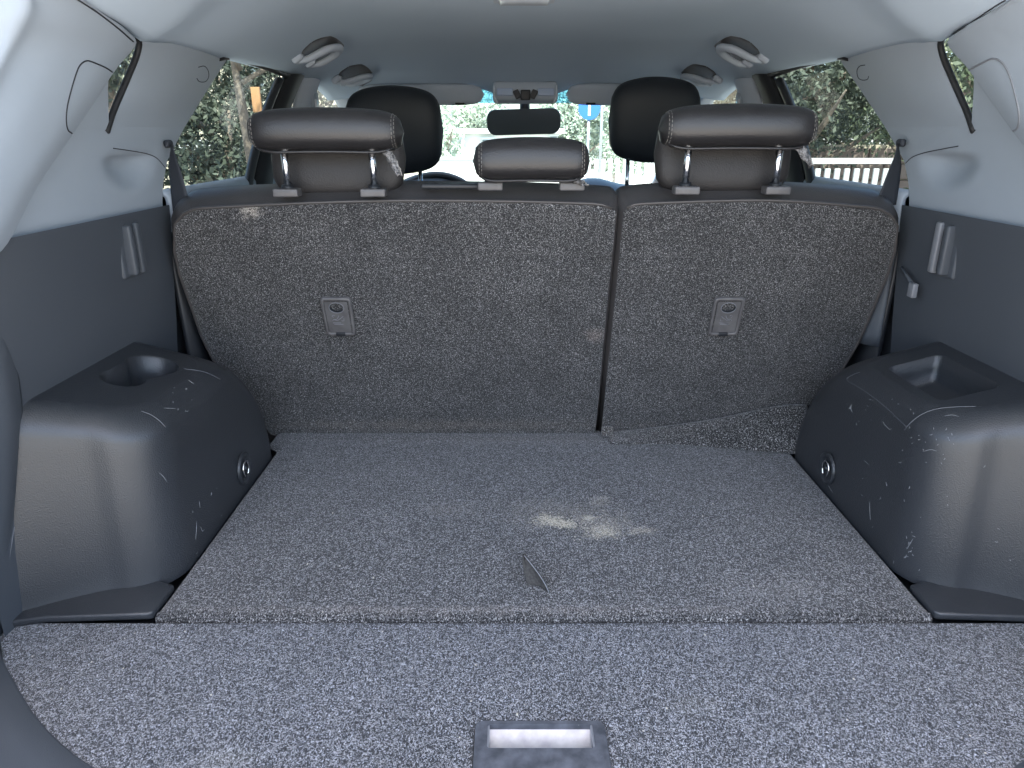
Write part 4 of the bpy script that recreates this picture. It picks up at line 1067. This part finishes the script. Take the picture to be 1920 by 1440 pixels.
# left side, seen through the left rear door window
def gp(u, Y, v=230): return on(u, v, Y=Y).x
tree(gp(462, 7.0), 7.0, 3.6, 1.5, 'slender tree with pale bare trunk outside the left door window', 'leaf_a', 1, .06, 4200, .55)
tree(gp(395, 9.5), 9.5, 2.75, 1.5, 'dark round-crowned tree leftmost outside the left door window', 'leaf_b', 2, .11, 3600, .3)
tree(gp(485, 11.5), 11.5, 4.2, 1.3, 'broad tree behind the slender pale trunk on the left', 'leaf_b', 3, .13, 4200, .3)
tree(gp(225, 8.5), 8.5, 3.4, 1.15, 'large tree seen through the left quarter window', 'leaf_b', 4, .11, 4500, .3, size=.045)
hb = thing('flower_bush', 'low bush with red flowers under the slender tree', 'bush', (gp(470, 6.2), 6.2, gz(6.2)))
leaves('foliage', (gp(455, 6.2), 6.2, gz(6.2) + .55), (1.5, .5, .65), 5000, .05, 'leaf_b', hb, 21, 20)
leaves('flowers', (gp(465, 6.0), 5.95, gz(6) + .85), (1.1, .4, .35), 350, .045, 'leaf_r', hb, 22, 16)
# boundary wall left
bl = thing('boundary_wall', 'cream boundary wall behind the trees on the left', 'wall', (gp(470, 13.5), 13.5, gz(13.5)))
box('wall_panel', (gp(470, 13.5) - 1.5, 13.5, gz(13.5) + 1.1), (9, .2, 2.4), 'cream', bl)
box('coping', (gp(470, 13.5) - 1.5, 13.5, gz(13.5) + 2.34), (9.1, .3, .08), 'roofw', bl)
hs = thing('cream_building', 'tall cream building behind the trees on the left', 'building', (gp(510, 22), 22, gz(22)))
hx = gp(520, 22)
box('wall', (hx, 22, gz(22) + 3.4), (5.0, 4, 6.8), 'cream', hs)
for k in range(3):
    for j in range(2):
        wq = box('window', (hx - 1.5 + 1.5 * k, 19.98, gz(22) + 2 + 2.4 * j), (.9, .08, 1.2), 'roofw', hs)
        box('pane', (hx - 1.5 + 1.5 * k, 19.93, gz(22) + 2 + 2.4 * j), (.76, .04, 1.06), 'win', wq)
box('roof', (hx, 22, gz(22) + 6.9), (5.4, 4.4, .18), 'roofw', hs)
sg = thing('orange_sign', 'small orange board on a post outside the left door window', 'sign', (gp(481, 6.5), 6.5, gz(6.5)))
p = on(481, 187, Y=6.5)
box('board', p, (.075, .03, .20), 'orange', sg, .004)
tube('post', [(p.x, 6.53, gz(6.5)), (p.x, 6.53, p.z + .1)], .018, 'pole', sg)
# right side
tree(gp(1500, 9.5), 9.5, 3.9, 1.4, 'dense tree nearest the middle of the right door window', 'leaf_b', 5, .13, 4600, .36)
tree(gp(1640, 11.5), 11.5, 3.1, 1.3, 'leafy tree toward the rear edge of the right door window', 'leaf_a', 6, .11, 3600, .4)
tree(gp(1800, 8.5), 8.5, 3.6, 1.2, 'sunlit tree seen through the right quarter window', 'leaf_a', 7, .11, 5000, .3, size=.04)
tree(gp(1470, 12), 12, 4.6, 1.8, 'far tree close to the right front door pillar', 'leaf_b', 8, .15, 7000, .2)
pb = thing('brick_wall', 'low brown brick wall behind the white railing on the right', 'wall', (gp(1580, 9.8), 9.8, gz(9.8)))
z1 = on(1580, 268, Y=9.8).z
nb = 0
bl_w, bl_h = .42, .20
zz = gz(9.8) + .1; row_ = 0
bmesh_brick = bpy.data.meshes.new('brick'); bb = bmesh.new(); box_bm(bb, (0, 0, 0), (bl_w - .015, .2, bl_h - .015)); bmesh.ops.bevel(bb, geom=list(bb.edges), offset=.008, segments=1, affect='EDGES'); bb.to_mesh(bmesh_brick); bb.free(); bmesh_brick.materials.append(M['brick'])
x0_ = gp(1420, 9.8)
box('mortar_core', (x0_ + 2.1, 9.86, (zz + z1) / 2 - .05), (4.7, .16, z1 - zz + .05), 'cream', pb)
while zz < z1:
    for k in range(11):
        o = bpy.data.objects.new('brick', bmesh_brick); COL.objects.link(o); o.parent = pb
        o.location = Vector((x0_ + k * bl_w + (row_ % 2) * .21, 9.80 + random.uniform(-.006, .006), zz)) - pb.location
    zz += bl_h; row_ += 1
def fence(name, label, xa, xb, Y, zt_, zb, pitch, wdt, rail, grp=None):
    t = thing(name, label, 'fence', ((xa + xb) / 2, Y, zb), grp)
    me = bpy.data.meshes.new('picket'); b2 = bmesh.new(); box_bm(b2, (0, 0, (zt_ - zb) / 2), (wdt, .03, zt_ - zb)); bmesh.ops.bevel(b2, geom=list(b2.edges), offset=.006, segments=1, affect='EDGES'); b2.to_mesh(me); b2.free(); me.materials.append(M['wfence'])
    x = xa
    while x < xb:
        o = bpy.data.objects.new('picket', me); COL.objects.link(o); o.parent = t; o.location = Vector((x, Y, zb)) - t.location; x += pitch
    for z in rail: box('rail', ((xa + xb) / 2, Y + .035, z), (xb - xa + .1, .035, .06), 'wfence', t)
    x = xa
    while x <= xb + .01:
        box('post', (x, Y + .09, (zb + zt_) / 2 + .02), (.09, .09, zt_ - zb + .08), 'wfence', t, .005); x += 1.4
    return t
zr = on(1580, 300, Y=8).z
fence('white_railing', 'white upright railing outside the right door window', gp(1490, 8), gp(1680, 8), 8, on(1580, 316, Y=8).z, gz(8), .105, .06, (gz(8) + .3, on(1580, 302, Y=8).z))
fence('picket_fence', 'white picket fence across the road seen through the windscreen', gp(1080, 13.5), gp(1400, 13.5), 13.5, on(1180, 298, Y=13.5).z, gz(13.5), .13, .07, (gz(13.5) + .3, gz(13.5) + 1.0))
# windscreen view: white house
hz = gz(19); hw_ = thing('white_house', 'low white flat-roofed house straight ahead through the windscreen', 'house', (gp(950, 19), 19, hz))
xa, xb = gp(838, 19), gp(1046, 19); zt_ = on(950, 250, Y=19).z
box('wall', ((xa + xb) / 2, 20.5, (hz + zt_) / 2), (xb - xa, 3, zt_ - hz), 'render', hw_)
box('roof', ((xa + xb) / 2, 20.5, zt_ + .05), (xb - xa + .35, 3.4, .12), 'roofw', hw_, .02)
for u0, u1, v0, v1 in ((846, 858, 266, 300), (1032, 1044, 256, 266), (905, 925, 262, 280)):
    a = on(u0, v0, Y=18.97); b = on(u1, v1, Y=18.97)
    wq = box('window', ((a.x + b.x) / 2, 18.97, (a.z + b.z) / 2), (b.x - a.x, .06, a.z - b.z), 'win', hw_)
    box('window_frame', ((a.x + b.x) / 2, 18.95, a.z + .03), (b.x - a.x + .1, .08, .05), 'roofw', wq)
a = on(868, 262, Y=18.9); box('downpipe', (a.x, 18.93, (hz + zt_) / 2), (.07, .07, zt_ - hz), 'roofw', hw_)
lw = thing('garden_wall', 'low white garden wall in front of the white house', 'wall', (gp(930, 15), 15, gz(15)))
zq = on(900, 299, Y=15).z
box('wall_panel', (gp(930, 15) - .9, 15, (gz(15) + zq) / 2), (3.9, .15, zq - gz(15)), 'render', lw)
box('coping', (gp(930, 15) - .9, 15, zq + .02), (4.0, .22, .05), 'roofw', lw, .01)
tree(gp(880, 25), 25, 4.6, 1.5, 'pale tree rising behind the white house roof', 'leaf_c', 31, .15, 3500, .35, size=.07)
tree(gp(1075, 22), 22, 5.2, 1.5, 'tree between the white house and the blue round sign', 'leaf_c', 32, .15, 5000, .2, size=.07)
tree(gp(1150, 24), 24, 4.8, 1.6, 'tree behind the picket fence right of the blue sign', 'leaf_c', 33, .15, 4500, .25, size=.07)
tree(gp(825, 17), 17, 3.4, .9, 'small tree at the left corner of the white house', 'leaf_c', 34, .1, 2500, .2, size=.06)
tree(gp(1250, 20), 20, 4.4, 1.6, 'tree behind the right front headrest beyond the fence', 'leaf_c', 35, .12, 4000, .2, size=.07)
# blue round sign
p = on(1105, 203, Y=11.5)
rs = thing('road_sign', 'round blue road sign with white upright arrow on a thin pole', 'sign', (p.x, 11.5, gz(11.5)))
bm = bmesh.new(); bmesh.ops.create_cone(bm, cap_ends=True, segments=40, radius1=.165, radius2=.165, depth=.012, matrix=Matrix.Translation(p) @ Matrix.Rotation(R(90), 4, 'X'))
frombm('disc', bm, 'signblue', rs, smooth=False)
box('arrow_shaft', p + Vector((0, -.009, -.01)), (.035, .004, .19), 'signwhite', rs)
pydata('arrow_head', [p + Vector(q) for q in ((-.07, -.010, .06), (.07, -.010, .06), (0, -.010, .15))], [(0, 1, 2)], 'signwhite', rs, smooth=False)
tube('pole', [(p.x, 11.53, gz(11.5)), (p.x, 11.53, p.z + .15)], .022, 'pole', rs, seg=10)
for u_, Y_, lab in ((1128, 18, 'thin utility pole just right of the blue sign'), (846, 18, 'thin utility pole left of the white house')):
    up_ = thing('utility_pole', lab, 'pole', (gp(u_, Y_), Y_, gz(Y_)), 'utility poles')
    tube('shaft', [(gp(u_, Y_), Y_, gz(Y_)), (gp(u_, Y_), Y_, 4)], .035, 'pole', up_)
    box('crossarm', (gp(u_, Y_), Y_, 3.7), (1.2, .08, .08), 'pole', up_)
bpy.context.view_layer.update()
